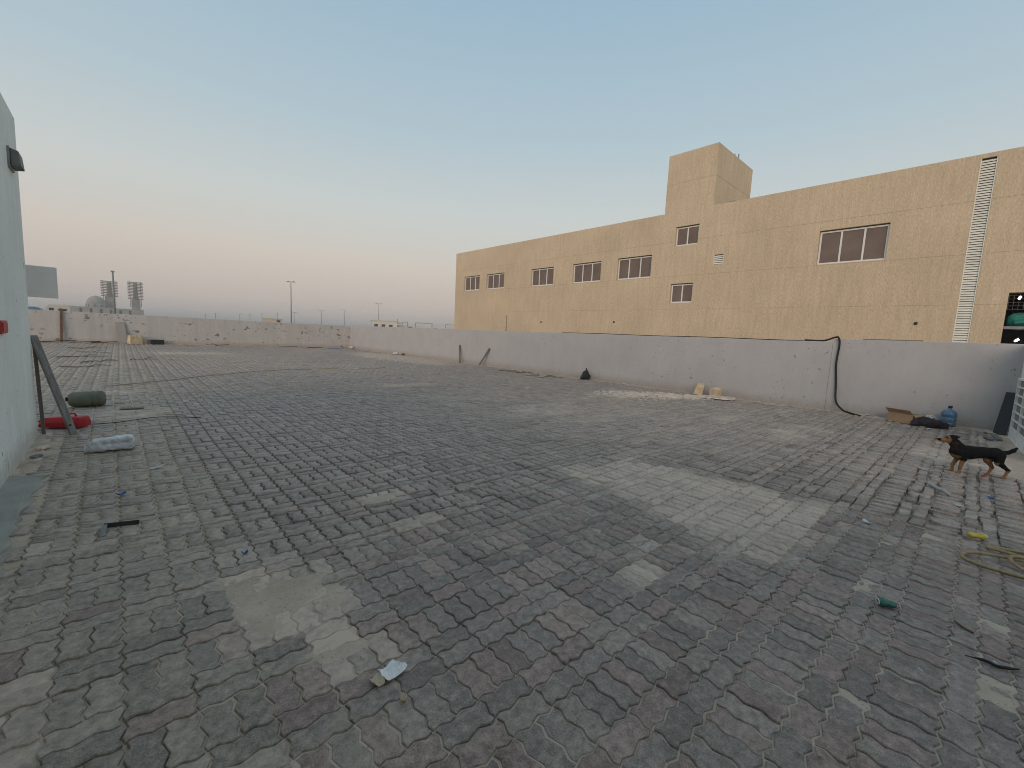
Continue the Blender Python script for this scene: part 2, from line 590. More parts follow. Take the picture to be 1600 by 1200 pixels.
QUAD = [(3.85, 3.3), (5.30, 3.2), (5.32, .75), (3.55, .9)]
SANDP = [(.50, 2.95), (.80, 2.98), (1.14, 2.78), (.98, 2.36), (.80, 2.12), (.50, 2.32)]
BLOBS = [(1.80, 3.70, .35, .16, .9), (2.72, 1.38, .20, .12, .9), (-.45, 2.45, .16, .35, .6), (.78, 1.93, .16, .12, .8), (1.75, 2.95, .40, .10, .55),
         (2.6, 26.4, 2.2, 1.2, .8), (12.3, 23.5, 2.4, 6.5, .85), (7.1, 6.4, 1.5, 1.0, .5), (9.4, 2.3, 1.8, .5, .6), (8.0, 5.2, 2.2, .35, .5), (10.2, 3.6, 2.0, .4, .55),
         (9.7, .25, .9, .4, .75), (8.2, .55, .8, .25, .55), (-.2, 12.2, .8, .35, .7), (.1, 9.6, .7, .8, .6), (.0, 7.3, .5, 1.2, .35), (6.2, 11.5, 1.5, .6, .5), (.35, 4.1, .4, .2, .5)]


def sand_cover(x, y):
    """0..1: how far blown sand covers the paving"""
    x = np.asarray(x, float); y = np.asarray(y, float)
    nz = fbm(x, y, 2.6, 4) - .5
    wx = x + (fbm(x + 5, y, 1.7, 3) - .5) * .55; wy = y + (fbm(x, y + 9, 1.7, 3) - .5) * .55
    c = .95 * poly_mask(wx, wy, SANDP, .12)
    c = np.maximum(c, .92 * poly_mask(wx + (fbm(x, y, 6, 2) - .5) * .3, wy, QUAD, .26))
    for bx, by, rx, ry, a in BLOBS:
        d = np.sqrt(((wx - bx) / rx) ** 2 + ((wy - by) / ry) ** 2)
        c = np.maximum(c, a * (1 - sstep(.45, 1.25, d)))
    edge = np.minimum(np.minimum(XR - x, YF - y), np.maximum(y - YS, 0) + np.where(x < 9, 5, 0))
    c = np.maximum(c, .95 * (1 - sstep(.12, .75, edge + nz * .8)))
    lw = np.where(y < 8.3, x + .85, 9)
    c = np.maximum(c, .8 * (1 - sstep(.05, .32, lw + nz * .3)))
    return np.clip(c + nz * .35 * (c > .03), 0, 1)


def dust_amount(x, y):
    """thin dust lying on a paver's face"""
    d = sand_cover(x, y)
    big = fbm(x + 3, y - 7, .33, 3) - .5
    base = .10 + .11 * sstep(1.0, .1, x) * sstep(9, 5, y) + .30 * sstep(4.5, 8, x) * sstep(16, 6, y) + .15 * sstep(9, 16, y) + big * .35
    base = base - .16 * np.exp(-(((x - 2.4) / 1.6) ** 2 + ((y - 5.6) / 2.0) ** 2))
    return np.clip(np.maximum(d, base), 0, 1)


xs = np.concatenate([np.arange(XL - .3, -1.2, .15), np.arange(-1.2, 6.2, .03), np.arange(6.2, XR + .1, .07)])
ys = np.concatenate([np.arange(-4.0, -1.0, .12), np.arange(-1.0, 6.0, .03), np.arange(6.0, 14, .07), np.arange(14, YF + .1, .16)])
GX, GY = np.meshgrid(xs, ys, indexing='ij')
cov = sand_cover(GX, GY)
cov = np.clip(cov + (fbm(GX + 11, GY, 4.2, 4) - .5) * .9 * (cov > .1), 0, 1)
cov = np.minimum(cov, 1 - .58 * poly_mask(GX, GY, [(3.3, 3.7), (5.6, 3.6), (5.7, .4), (3.2, .4)], .1))
swept = sstep(2.5, 3.3, GY) * sstep(.2, 1.0, GX) + sstep(5.3, 5.6, GX) * sstep(3.0, 1.5, GY)      # joints washed out
inloose = sstep(5.5, 5.65, GX) * sstep(9.0, 8.6, GX) * sstep(.95, .65, GY)
GZ = ground_z(GX, GY) + .014 * (GX > 5.43) * (GY < 3.55) - .018 * inloose * (1 - sstep(.55, .8, cov)) - .0092 - .0150 * np.clip(swept, 0, 1) * (1 - sstep(.2, .6, cov)) + (fbm(GX, GY, 7, 3) - .5) * .009 + (fbm(GX + 4, GY, 1.3, 3) - .5) * .009 + sstep(.40, .95, cov) * (.0085 + .034 * (fbm(GX, GY + 3, 6.5, 4) - .45))
nx_, ny_ = GX.shape
V = np.stack([GX, GY, GZ], -1).reshape(-1, 3)
I = np.arange(nx_ * ny_).reshape(nx_, ny_)
Fq = np.stack([I[:-1, :-1], I[1:, :-1], I[1:, 1:], I[:-1, 1:]], -1).reshape(-1, 4)
paving = mesh_np('courtyard_paving', V, Fq, MAT['sand'])
tag(paving, 'block paved courtyard floor with blown sand in the joints', 'paving', kind='structure')

# paver templates: centred, long side along X, outline of six unit edges
U = MOD / 2


def paver_outline(wavy, amp=.0098):
    nodes = [(-1, -.5), (0, -.5), (1, -.5), (1, .5), (0, .5), (-1, .5)]
    pts = []
    for i, a in enumerate(nodes):
        b = nodes[(i + 1) % 6]
        if not wavy and i in (1, 4):
            pass
        a = np.array(a) * U; b = np.array(b) * U
        if not wavy:
            if i not in (1, 4): pts.append(a)
            continue
        d = b - a; nrm_ = np.array([-d[1], d[0]]) / np.hypot(*d)
        pts.append(a); pts.append(a + d * .30 + nrm_ * amp); pts.append(a + d * .70 - nrm_ * amp)
    return np.array(pts)


def inset(pts, g):
    n = len(pts); o = []
    for i in range(n):
        a, b, c = pts[i - 1], pts[i], pts[(i + 1) % n]
        d1 = (b - a) / np.hypot(*(b - a)); d2 = (c - b) / np.hypot(*(c - b))
        n1 = np.array([-d1[1], d1[0]]); n2 = np.array([-d2[1], d2[0]])
        s = n1 + n2; s = s / max(np.hypot(*s), 1e-6)
        o.append(b + s * g / max(s @ n1, .55))
    return np.array(o)


def paver_template(wavy, rings):
    base = paver_outline(wavy)
    n = len(base)
    v = []
    for g, z in rings:
        q = inset(base, g); v += [(p[0], p[1], z) for p in q]
    f = [tuple(range(n))]
    for r in range(len(rings) - 1):
        for k in range(n):
            k2 = (k + 1) % n
            f.append(((r + 1) * n + k, (r + 1) * n + k2, r * n + k2, r * n + k))
    return np.array(v), f


T_HI = paver_template(True, [(.0090, 0), (.0062, -.0014), (.0042, -.0058), (.0038, -.03)])
T_MID = paver_template(True, [(.0082, 0), (.0052, -.005), (.0045, -.035)])
T_MIDW = paver_template(True, [(.0108, 0), (.0080, -.005), (.0070, -.04)])
T_RECT = paver_template(False, [(.0105, 0), (.0078, -.005), (.0070, -.04)])
T_LOOSE = paver_template(False, [(.0165, 0), (.0140, -.005), (.0135, -.05)])
T_LOW = paver_template(False, [(.0118, 0), (.0085, -.04)])

# lay the courses: one course of pavers standing across, then two courses lying along
rows = []
j0, j1 = int((-3.6 - OY) / MOD) - 1, int((YF - OY) / MOD) + 1
i0, i1 = int((XL - OX) / MOD) - 1, int((XR - OX) / MOD) + 1
for j in range(j0, j1 + 1):
    for i in range(i0, i1 + 1):
        bx, by = OX + i * MOD, OY + j * MOD
        if (j + 1) % 2 == 0:
            rows.append((bx + .25 * MOD, by + .5 * MOD, 1)); rows.append((bx + .75 * MOD, by + .5 * MOD, 1))
        else:
            rows.append((bx + .5 * MOD, by + .25 * MOD, 0)); rows.append((bx + .5 * MOD, by + .75 * MOD, 0))
P = np.array(rows)
keep = (P[:, 0] > XL) & (P[:, 0] < XR - .10) & (P[:, 1] < YF - .10) & ~((P[:, 0] < -.80) & (P[:, 1] < 8.12)) & ~((P[:, 0] > 8.9) & (P[:, 1] < YS + .1))
keep &= ~((P[:, 0] < -.60) & (P[:, 1] < 6.1) & (P[:, 1] > 3.9))
P = P[keep]
px, py, pori = P[:, 0].copy(), P[:, 1].copy(), P[:, 2].astype(int)
N = len(P)
rectz = (px > 5.42)
# the outer yard was laid at a slight angle and settles unevenly
shear = sstep(.9, -.6, px) * .05
px += -shear * (py - 3.0) * .35 * (py > 3) * (py < 12)
dist = np.hypot(px, py)
bad = np.exp(-(((px - 2.75) / .75) ** 2 + ((py - 3.35) / .45) ** 2)) + .9 * np.exp(-(((px - 7.2) / 1.6) ** 2 + ((py + .05) / .55) ** 2)) + .65 * rectz * (py < 2)
bad = np.clip(bad, 0, 1.2)
g3 = rng.normal(size=(N, 3))
loose = rectz & (px > 5.55) & (px < 8.9) & (py < .75 + .25 * np.sin(px * 3))
bad = np.where(loose, np.maximum(bad, .55), bad)
pz = ground_z(px, py) + .014 * (rectz & (py < 3.6)) + rng.normal(size=N) * (.0030 + .0045 * bad)
px += g3[:, 0] * (.0012 + .0075 * bad); py += g3[:, 1] * (.0012 + .0075 * bad)
eps = .06
sx_ = (ground_z(px + eps, py) - ground_z(px - eps, py)) / (2 * eps)
sy_ = (ground_z(px, py + eps) - ground_z(px, py - eps)) / (2 * eps)
tilt = rng.normal(size=(N, 2)) * (.017 + .024 * bad)[:, None]
rz = pori * (math.pi / 2) + math.pi * rng.integers(0, 2, N) + rng.normal(size=N) * (.006 + .035 * bad)
# colour of each block
red_zone = (py < 2.95) & (px < 5.45) & (px > -.1)
pr = np.where(red_zone, .34 * sstep(-.2, .6, px) * (.5 + fbm(px, py, 1.1, 2)), np.where((py < 7) & (px < 2), .04, .02))
isred = rng.random(N) < pr * .9
val = np.clip(rng.normal(size=N) * .11 + 1, .7, 1.35)
dk = np.where(py > 2.95, 1.08, .93)
gr = np.stack([.258 * val * dk, .206 * val * dk, .177 * val * dk], -1)
gr[:, 0] *= 1 - .05 * (px < .6) ; gr[:, 2] *= 1 - .05 * (px < .6)  # left blocks tinted greener: lens shading put into their colour
rd = np.stack([.262 * val, .184 * val, .158 * val], -1)
pcol = np.where(isred[:, None], rd, gr)
pcol[loose] *= 1.35
pale = rng.random(N) < .006
pcol[pale] *= 1.45
pdust = np.clip(dust_amount(px, py) + rng.normal(size=N) * .09, 0, .95)
pdust[loose] *= .35

# which blocks show largest from the camera
fwv, rv, uv = np.array(fw), np.array(r2), np.array(u2)
D = np.stack([px, py, pz - CAM_H], -1)
dep = D @ fwv; sxp = 665.95 * (D @ rv) / np.maximum(dep, .01); syp = 665.95 * (D @ uv) / np.maximum(dep, .01)
inview = (dep > .2) & (np.abs(sxp) < 800) & (np.abs(syp) < 600)
area = np.where(inview, CAM_H / np.maximum(dep, .2) ** 3, 0)
top = np.zeros(N, bool)
top[np.argsort(-area)[:300]] = True
# drop the field behind walls and far outside every view
seen = (dep > -1.5) & (np.abs(sxp) < 1500)
seen |= dist < 4


def mesh_from_template(name, T):
    me = bpy.data.meshes.new(name)
    me.from_pydata(T[0].tolist(), [], T[1])
    me.update()
    return me


pm = mesh_from_template('paver', T_HI); pm.materials.append(MAT['paver_obj'])
pmr = mesh_from_template('paver_straight', T_RECT); pmr.materials.append(MAT['paver_obj'])
for k in np.nonzero(top)[0]:
    o = bpy.data.objects.new('paver', pmr if rectz[k] else pm)
    C.objects.link(o)
    o.parent = paving
    o.matrix_local = Matrix.Translation((px[k], py[k], pz[k])) @ Euler((sy_[k] + tilt[k, 0], -sx_[k] + tilt[k, 1], 0)).to_matrix().to_4x4() @ Matrix.Rotation(rz[k], 4, 'Z')
    o.color = (*pcol[k], pdust[k])

allV, allF, allC = [], [], []
off = 0
loops_tot, starts = [], []
for T, sel in ((T_MID, ~rectz & (dist < 11) & (py < 2.9)), (T_MIDW, ~rectz & (dist < 11) & (py >= 2.9)), (T_LOOSE, loose), (T_RECT, rectz & (dist < 11) & ~loose), (T_LOW, (dist >= 11) & ~loose)):
    ids = np.nonzero(sel & ~top & seen)[0]
    tv = T[0]; nv = len(tv)
    c, s = np.cos(rz[ids])[:, None], np.sin(rz[ids])[:, None]
    X = c * tv[:, 0] - s * tv[:, 1]; Y = s * tv[:, 0] + c * tv[:, 1]
    Zt = tv[:, 2] + X * (sx_[ids] - tilt[ids, 1])[:, None] + Y * (sy_[ids] + tilt[ids, 0])[:, None]
    vv = np.stack([X + px[ids][:, None], Y + py[ids][:, None], Zt + pz[ids][:, None]], -1)
    allV.append(vv.reshape(-1, 3))
    cc = np.concatenate([pcol[ids], pdust[ids][:, None]], 1)
    allC.append(np.repeat(cc, nv, 0))
    flat = np.concatenate([np.array(f) for f in T[1]]); lens = np.array([len(f) for f in T[1]])
    allF.append((flat[None, :] + off + nv * np.arange(len(ids))[:, None]).ravel())
    loops_tot.append(np.tile(lens, len(ids)))
    off += nv * len(ids)
FV = np.concatenate(allV); FL = np.concatenate(allF); LT = np.concatenate(loops_tot)
me = bpy.data.meshes.new('pavers')
me.vertices.add(len(FV)); me.vertices.foreach_set('co', FV.ravel())
me.loops.add(len(FL)); me.loops.foreach_set('vertex_index', FL.astype(np.int32))
me.polygons.add(len(LT)); me.polygons.foreach_set('loop_start', np.concatenate([[0], np.cumsum(LT)[:-1]]).astype(np.int32))
me.update(calc_edges=True)
at = me.attributes.new('pc', 'FLOAT_COLOR', 'POINT')
at.data.foreach_set('color', np.concatenate(allC).astype(np.float32).ravel())
me.materials.append(MAT['paver'])
o = bpy.data.objects.new('pavers', me); C.objects.link(o); o.parent = paving
tag(o, kind='stuff')

# open country beyond
g = MB().add([(-4000, -4000, -.12), (4000, -4000, -.12), (4000, 4000, -.12), (-4000, 4000, -.12)], [(0, 1, 2, 3)]).build('ground', MAT['desert'])
tag(g, 'flat sandy ground beyond the walled yard', 'ground', kind='structure')
ap = [(-.86, 3.85)] + [(-.60 + random.uniform(-.035, .045), 3.85 + k * .11) for k in range(21)] + [(-.70, 6.12), (-.86, 6.2)]
na = len(ap)
conc = MB().add([(x, y, -.05) for x, y in ap] + [(x - .012, y, .006 + random.uniform(0, .004)) for x, y in ap], [tuple(na + i for i in range(na))] + [(i, (i + 1) % na, na + (i + 1) % na, na + i) for i in range(na)]).build('concrete_apron', MAT['concrete'])
tag(conc, 'smooth concrete strip at the foot of the white wall', 'apron', kind='structure')

# ------------------------------------------------------------------ boundary walls
def wall_grid(mb, p0, p1, th, h, z0=-.1, seg=.5, wob=.006):
    """a wall run from p0 to p1 (inner face on the left of travel is p0-p1), slightly uneven along its top"""
    p0, p1 = Vector(p0), Vector(p1); d = p1 - p0; L = d.length; d.normalize(); nrm_ = Vector((-d.y, d.x))
    n = max(2, int(L / seg)); v = []; f = []
    for i in range(n + 1):
        c = p0 + d * (L * i / n)
        hz = h + random.uniform(-wob, wob)
        a = c; b = c + nrm_ * th
        v += [(a.x, a.y, z0), (a.x, a.y, hz - .012), (a.x + nrm_.x * .012, a.y + nrm_.y * .012, hz), (b.x, b.y, hz), (b.x, b.y, z0)]
    for i in range(n):
        for k in range(4):
            f.append((i * 5 + k, i * 5 + k + 1, (i + 1) * 5 + k + 1, (i + 1) * 5 + k))
    f += [(0, 4, 3, 2, 1), tuple(n * 5 + k for k in (0, 1, 2, 3, 4))]
    return mb.add(v, f)


wr = empty('boundary_wall', (XR, 18, 0), 0, 'long grey painted boundary wall along the right side below the tan building', 'wall')
a = wall_grid(MB(), (XR, YF), (XR, 2.72), .2, H_A).build('wall_run', MAT['wall']); a.parent = wr; a.matrix_parent_inverse = Matrix.Translation((-XR, -18, 0))
a = wall_grid(MB(), (XR, 2.715), (XR, YS - .2), .2, H_B).build('raised_wall_run', MAT['wall']); a.parent = wr; a.matrix_parent_inverse = Matrix.Translation((-XR, -18, 0))
wf = wall_grid(MB(), (-14, YF), (XR - .003, YF), .2, H_FAR)
wf.v = [(x, 2 * YF - y if False else y, z) for x, y, z in wf.v]
wfo = wf.build('boundary_wall', MAT['farwall'])
tag(wfo, 'chipped pale grey boundary wall across the far end of the yard', 'wall')
ws = MB().box(13.3, XR - .004, YS - .18, YS, -.1, 1.95).build('boundary_wall', MAT['whitewall'])
tag(ws, 'short white return wall closing the right end of the grey wall', 'wall')

# ------------------------------------------------------------------ tan building
XB = 21.04
BH = 8.26
YB0, YB1 = -14.0, 30.42
bld = empty('tan_building', (XB, 10, 0), 0, 'long tan rendered two storey building with a stair tower behind the right wall', 'building')
BI = Matrix.Translation((-XB, -10, 0))


def child(o, parent, inv):
    o.parent = parent
    o.matrix_parent_inverse = inv
    return o


WINS = [(27.14, 29.17, 5.14, 6.28, 3), (24.22, 26.27, 5.14, 6.26, 3), (19.33, 21.40, 5.10, 6.26, 3), (15.58, 17.71, 5.10, 6.27, 3), (12.32, 14.45, 5.10, 6.29, 3),
        (9.90, 11.10, 6.555, 7.51, 2), (9.94, 11.12, 3.715, 4.685, 2), (2.745, 4.905, 5.10, 6.435, 3)]
VENT = (8.60, 9.07, 5.47, 5.93)
LOUV = (.30, .69, .4, 8.12)
OPEN = (-6.0, -.42, -.1, 3.76)
GR = [3.39, 5.06, 6.78]
holes = [(*q[:4], .20) for q in WINS] + [(*VENT, .10), (*LOUV, .10), (*OPEN, .30)]
yc = sorted({YB0, YB1, 9.31, 11.785} | {v for h_ in holes for v in h_[:2]})
zc = sorted({-.1, BH} | {v for h_ in holes for v in h_[2:4]} | {g_ - .008 for g_ in GR} | {g_ + .008 for g_ in GR})
TZ = 11.1


def relief_wall(mb, yc, zc, depth, to_xyz):
    """front faces of a grid of cells, each set back by its own depth, with step faces between cells"""
    ny, nz = len(yc) - 1, len(zc) - 1
    D_ = [[depth((yc[i] + yc[i + 1]) / 2, (zc[j] + zc[j + 1]) / 2) for j in range(nz)] for i in range(ny)]
    for i in range(ny):
        for j in range(nz):
            d, open_ = D_[i][j]
            if not open_:
                mb.add([to_xyz(d, yc[i], zc[j]), to_xyz(d, yc[i], zc[j + 1]), to_xyz(d, yc[i + 1], zc[j + 1]), to_xyz(d, yc[i + 1], zc[j])], [(0, 1, 2, 3)])
            if i + 1 < ny and abs(D_[i + 1][j][0] - d) > 1e-6:
                e = D_[i + 1][j][0]; y = yc[i + 1]
                mb.add([to_xyz(d, y, zc[j]), to_xyz(d, y, zc[j + 1]), to_xyz(e, y, zc[j + 1]), to_xyz(e, y, zc[j])], [(0, 1, 2, 3)])
            if j + 1 < nz and abs(D_[i][j + 1][0] - d) > 1e-6:
                e = D_[i][j + 1][0]; z = zc[j + 1]
                mb.add([to_xyz(d, yc[i], z), to_xyz(d, yc[i + 1], z), to_xyz(e, yc[i + 1], z), to_xyz(e, yc[i], z)], [(0, 1, 2, 3)])


def bdepth(y, z):
    for a, b, c, d, e in holes:
        if a < y < b and c < z < d: return (e, True)
    for g_ in GR:
        if abs(z - g_) < .008: return (.010, False)
    return (0., False)


mb = MB()
relief_wall(mb, yc, zc, bdepth, lambda d, y, z: (XB + d, y, z))
# parapet top, roof deck, end and rear walls
mb.add([(XB, YB0, BH), (XB, YB1, BH), (XB + .2, YB1, BH), (XB + .2, YB0, BH)], [(0, 1, 2, 3)])
mb.add([(XB + .2, YB0, BH), (XB + .2, YB1, BH), (XB + .2, YB1, BH - .9), (XB + .2, YB0, BH - .9)], [(0, 1, 2, 3)])
mb.add([(XB + .2, YB0, BH - .9), (XB + .2, YB1, BH - .9), (XB + 26, YB1, BH - .9), (XB + 26, YB0, BH - .9)], [(0, 1, 2, 3)])
mb.add([(XB, YB1, -.1), (XB, YB1, BH), (XB + 26, YB1, BH), (XB + 26, YB1, -.1)], [(0, 1, 2, 3)])
mb.add([(XB + 26, YB0, -.1), (XB + 26, YB0, BH), (XB + 26, YB1, BH), (XB + 26, YB1, -.1)], [(0, 1, 2, 3)])
mb.add([(XB, YB0, -.1), (XB, YB0, BH), (XB + 26, YB0, BH), (XB + 26, YB0, -.1)], [(0, 1, 2, 3)])
child(mb.build('wall', MAT['facade']), bld, BI)
# stair tower, with its own shadow groove
mb = MB()
ty0, ty1, tx1 = 9.31, 11.785, 25.4
tz = [BH + .002, 9.642, 9.658, TZ]
for (za, zb, dd) in ((tz[0], tz[1], 0), (tz[1], tz[2], .010), (tz[2], tz[3], 0)):
    mb.box(XB + dd, tx1 - dd, ty0 + dd, ty1 - dd, za - (.0 if dd == 0 else .001), zb)
tower = child(mb.build('stair_tower', MAT['facade']), bld, BI)
sp_ = MB().tube([(22.8, ty0 + .05, 8.78), (22.8, ty0 - .25, 8.80), (22.8, ty0 - .42, 8.70)], .055, 10)
child(sp_.build('rain_spout', MAT['steel']), bld, BI)
for dx, hh in ((.0, .35), (.25, .22), (.5, .5)):
    child(MB().tube([(23.6 + dx, 9.6, TZ), (23.6 + dx, 9.6, TZ + hh)], .025, 6).build('roof_pipe', MAT['steel']), bld, BI)


def window(y0, y1, z0, z1, n):
    mb = MB()
    fx0, fx1, t = XB + .110, XB + .165, .06
    mb.box(fx0, fx1, y0 + .012, y0 + t + .012, z0 + .012, z1 - .035)
    mb.box(fx0, fx1, y1 - t - .012, y1 - .012, z0 + .012, z1 - .035)
    mb.box(fx0 + .002, fx1 - .002, y0 + t + .012, y1 - t - .012, z0 + .012, z0 + .012 + t)
    mb.box(fx0 + .002, fx1 - .002, y0 + t + .012, y1 - t - .012, z1 - .035 - t, z1 - .035)
    wy = (y1 - y0) / n
    for k in range(1, n):
        mb.box(fx0 + .004, fx1 - .004, y0 + k * wy - .03, y0 + k * wy + .03, z0 + t + .012, z1 - .035 - t)
    mb.box(XB + .185, XB + .199, y0, y1, z0, z1)     # seal behind, coloured dark for the recess shadow in the gap
    fr = child(mb.build('window', MAT['white_alu']), bld, BI)
    fr.data.materials.append(MAT['dark'])
    fr.data.polygons.foreach_set('material_index', [0] * (len(mb.f) - 6) + [1] * 6)
    for k in range(n):
        pn = MB().box(XB + .140, XB + .152, y0 + k * wy + .028, y0 + (k + 1) * wy - .028, z0 + .05, z1 - .075).build('pane', MAT['pane'])
        pn.parent = fr


for q in WINS: window(*q)


def louvre(name, y0, y1, z0, z1, step, brk=None):
    mb = MB()
    mb.box(XB + .012, XB + .05, y0 + .002, y0 + .03, z0, z1)
    mb.box(XB + .012, XB + .05, y1 - .03, y1 - .002, z0, z1)
    mb.box(XB + .085, XB + .098, y0 + .002, y1 - .002, z0 + .002, z1 - .002)
    fr = child(mb.build(name, MAT['slat']), bld, BI)
    fr.data.materials.append(MAT['dark'])
    fr.data.polygons.foreach_set('material_index', [0] * 12 + [1] * 6)
    src = None
    z = z0 + step * .6
    while z < z1 - step * .3:
        if src is None:
            src = MB().bar((0, y0 + .03, 0), (0, y1 - .03, 0), step * .86, .006, (-.45, 0, -.95)).build('slat', MAT['slat'])
            o = src
        else:
            o = inst(src)
        o.parent = fr
        o.location = (XB + .045 - (.012 if brk and z < brk else 0), 0, z)
        z += step


louvre('louvre_strip', *LOUV, .0815, 3.76)
louvre('vent', *VENT, .085)

# the open bay at the right end of the tan building
mb = MB()
oy0, oy1, oz1 = OPEN[0], OPEN[1], OPEN[3]
mb.add([(XB + .3, oy1 + .3, -.1), (XB + .3, oy1 + .3, oz1 + .3), (XB + 7, oy1 + .3, oz1 + .3), (XB + 7, oy1 + .3, -.1)], [(0, 1, 2, 3)])
mb.add([(XB + 7, oy0 - .3, -.1), (XB + 7, oy0 - .3, oz1 + .3), (XB + 7, oy1 + .3, oz1 + .3), (XB + 7, oy1 + .3, -.1)], [(0, 1, 2, 3)])
mb.add([(XB + .3, oy0 - .3, oz1 + .3), (XB + .3, oy1 + .3, oz1 + .3), (XB + 7, oy1 + .3, oz1 + .3), (XB + 7, oy0 - .3, oz1 + .3)], [(0, 1, 2, 3)])
mb.add([(XB + .3, oy0 - .3, -.05), (XB + .3, oy1 + .3, -.05), (XB + 7, oy1 + .3, -.05), (XB + 7, oy0 - .3, -.05)], [(0, 1, 2, 3)])
child(mb.build('bay_interior', MAT['dark']), bld, BI)
mb = MB()
for k in range(30):
    y = oy1 - .02 - k * .11
    mb.box(XB + .150, XB + .156, y - .004, y + .004, 3.22, 3.74)
for k in range(5):
    mb.box(XB + .144, XB + .149, oy1 - 3.3, oy1 - .005, 3.24 + k * .11 - .004, 3.24 + k * .11 + .004)
child(mb.build('wire_mesh', MAT['scaf']), bld, BI)
child(MB().box(XB + .16, XB + .9, oy1 - 3.5, oy1 - .01, 2.62, 2.70).build('shelf_beam', MAT['steel']), bld, BI)
# ------------------------------------------------------------------ white building at the left edge
WX, WY, WH = -.842, 8.186, 3.917
wb = empty('white_building', (WX, 0, 0), 0, 'white painted building wall at the left edge of the yard', 'building')
WI = Matrix.Translation((-WX, 0, 0))
mb = MB(); mb.box(-9, WX, -12, WY, -.1, WH)
child(mb.build('wall', MAT['whitewall'], bevel=.015), wb, WI)


# ------------------------------------------------------------------ fittings on the walls and the bay
t = empty('wall_lamp', (WX, 7.60, 3.20), 0, 'grey box wall lamp near the top corner of the white building', 'lamp')
MB().box(.0, .02, -.15, .15, -.02, .20).build('back_plate', MAT['steel'], t)
mbx = MB(); mbx.add([(.02, -.13, .19), (.02, .13, .19), (.085, .13, .17), (.085, -.13, .17), (.02, -.13, .0), (.02, .13, .0), (.10, .13, .015), (.10, -.13, .015)],
                    [(0, 1, 2, 3), (7, 6, 5, 4), (0, 3, 7, 4), (1, 5, 6, 2), (3, 2, 6, 7), (0, 4, 5, 1)])
mbx.build('housing', M('lamp housing', (.16, .155, .15), .6), t, bevel=.01)
t = empty('red_box', (WX, 6.33, 1.375), 0, 'small red box fixed to the white wall at the left edge', 'box')
MB().box(0, .03, -.14, .14, 0, .125).build('case', MAT['red'], t, bevel=.008)
MB().box(.031, .036, -.11, .11, .02, .105).build('cover', MAT['red'], t)
t = empty('sign_board', (-.74, 8.62, 1.80), 0, 'blank grey board sticking out past the corner of the white building', 'sign')
MB().box(-.20, .135, -.012, .012, 0, .415).build('panel', MAT['signgrey'], t, bevel=.003)
MB().bar((-.18, 0, .08), (-.18, -.42, .08), .03, .03).build('bracket', MAT['steel'], t)
MB().bar((-.18, 0, .34), (-.18, -.42, .34), .03, .03).build('bracket', MAT['steel'], t)


def lumpy(name, mat, parts, k, res, amp=.0, asc=8., parent=None, loc=None, rot=None, flat_floor=True, pad=.05):
    """a soft lump from blended tapered capsules with some wrinkles"""
    lo_ = [min(min(p[0][i] - p[2], p[1][i] - p[3]) for p in parts) - pad for i in range(3)]
    hi_ = [max(max(p[0][i] + p[2], p[1][i] + p[3]) for p in parts) + pad for i in range(3)]

    def field(X, Y, Z):
        F = None
        for p in parts:
            d = cone_sdf(X, Y, Z, *p)
            F = d if F is None else smin(F, d, k)
        if amp:
            rs = np.random.default_rng(int(asc * 10) + len(parts)); wv_ = 0
            for q_ in range(9):
                d3 = rs.normal(size=3); d3 *= asc * (.6 + .25 * q_) / np.linalg.norm(d3); ph = rs.random() * 6.28
                wv_ = wv_ + np.abs(np.sin((X * d3[0] + Y * d3[1] + Z * d3[2] + ph + .8 * np.sin(X * d3[1] + Z * d3[0]))) ) / (1 + .35 * q_)
            F = F + amp * (wv_ * .8 - 1.6)
        if flat_floor: F = np.maximum(F, .002 - Z)
        return F
    Vv, Ff = surface_nets(field, lo_, hi_, res)
    return mesh_np(name, Vv, Ff, mat, parent, loc, rot)


# green tarpaulin bundles and lit tubes in the open bay
for k, (dy, dz, lb) in enumerate(((.50, 2.70, 'green tarpaulin bundle at the near end of the open bay shelf'), (1.55, 2.70, 'green tarpaulin bundle further along the open bay shelf'))):
    t = lumpy('tarpaulin_bundle', MAT['tarp'], [((0, -.5, .14), (.05, .35, .16), .15, .17), ((.05, -.3, .36), (.0, .36, .30), .13, .15), ((-.1, -.5, .30), (-.12, .3, .12), .07, .09)], .05, .04, .016, 12, loc=(XB + .52, oy1 - dy - .05, dz + .002))
    tag(t, lb, 'tarpaulin', 'tarpaulins in the open bay')
for k, (dx, dy, z, L, lb) in enumerate(((1.0, .28, 3.74, .6, 'bright tube lamp at the top of the open bay'), (1.8, .42, 2.36, 1.6, 'lit tube lamp low in the open bay, nearer its edge'), (1.8, .75, 2.42, 1.6, 'lit tube lamp low in the open bay, deeper inside'))):
    t = empty('tube_lamp', (XB + dx, oy1 - dy, z), 0, lb, 'lamp', 'tube lamps in the open bay')
    MB().bar((0, 0, .03), (L, 0, .03), .05, .04).build('batten', MAT['steel'], t)
    MB().tube([(.02, 0, -.03), (L - .02, 0, -.03)], .035, 8).build('tube', MAT['tube'], t)

# small things fixed to the tan building
child(MB().tube([(XB - .03, 23.72, 1.2), (XB - .03, 23.72, 3.14), (XB + .05, 23.72, 3.16)], .022, 6).build('wall_pipe', MAT['steel']), bld, BI)
for y, z in ((20.2, 2.68), (1.66, 2.76), (14.4, 2.72)):
    child(MB().lathe([(.0, -.03), (.05, -.03), (.055, 0), (.03, .0), (.03, .05)], 12, axis='X').build('wall_outlet', MAT['dark'], loc=(XB - .005, y, z)), bld, BI)

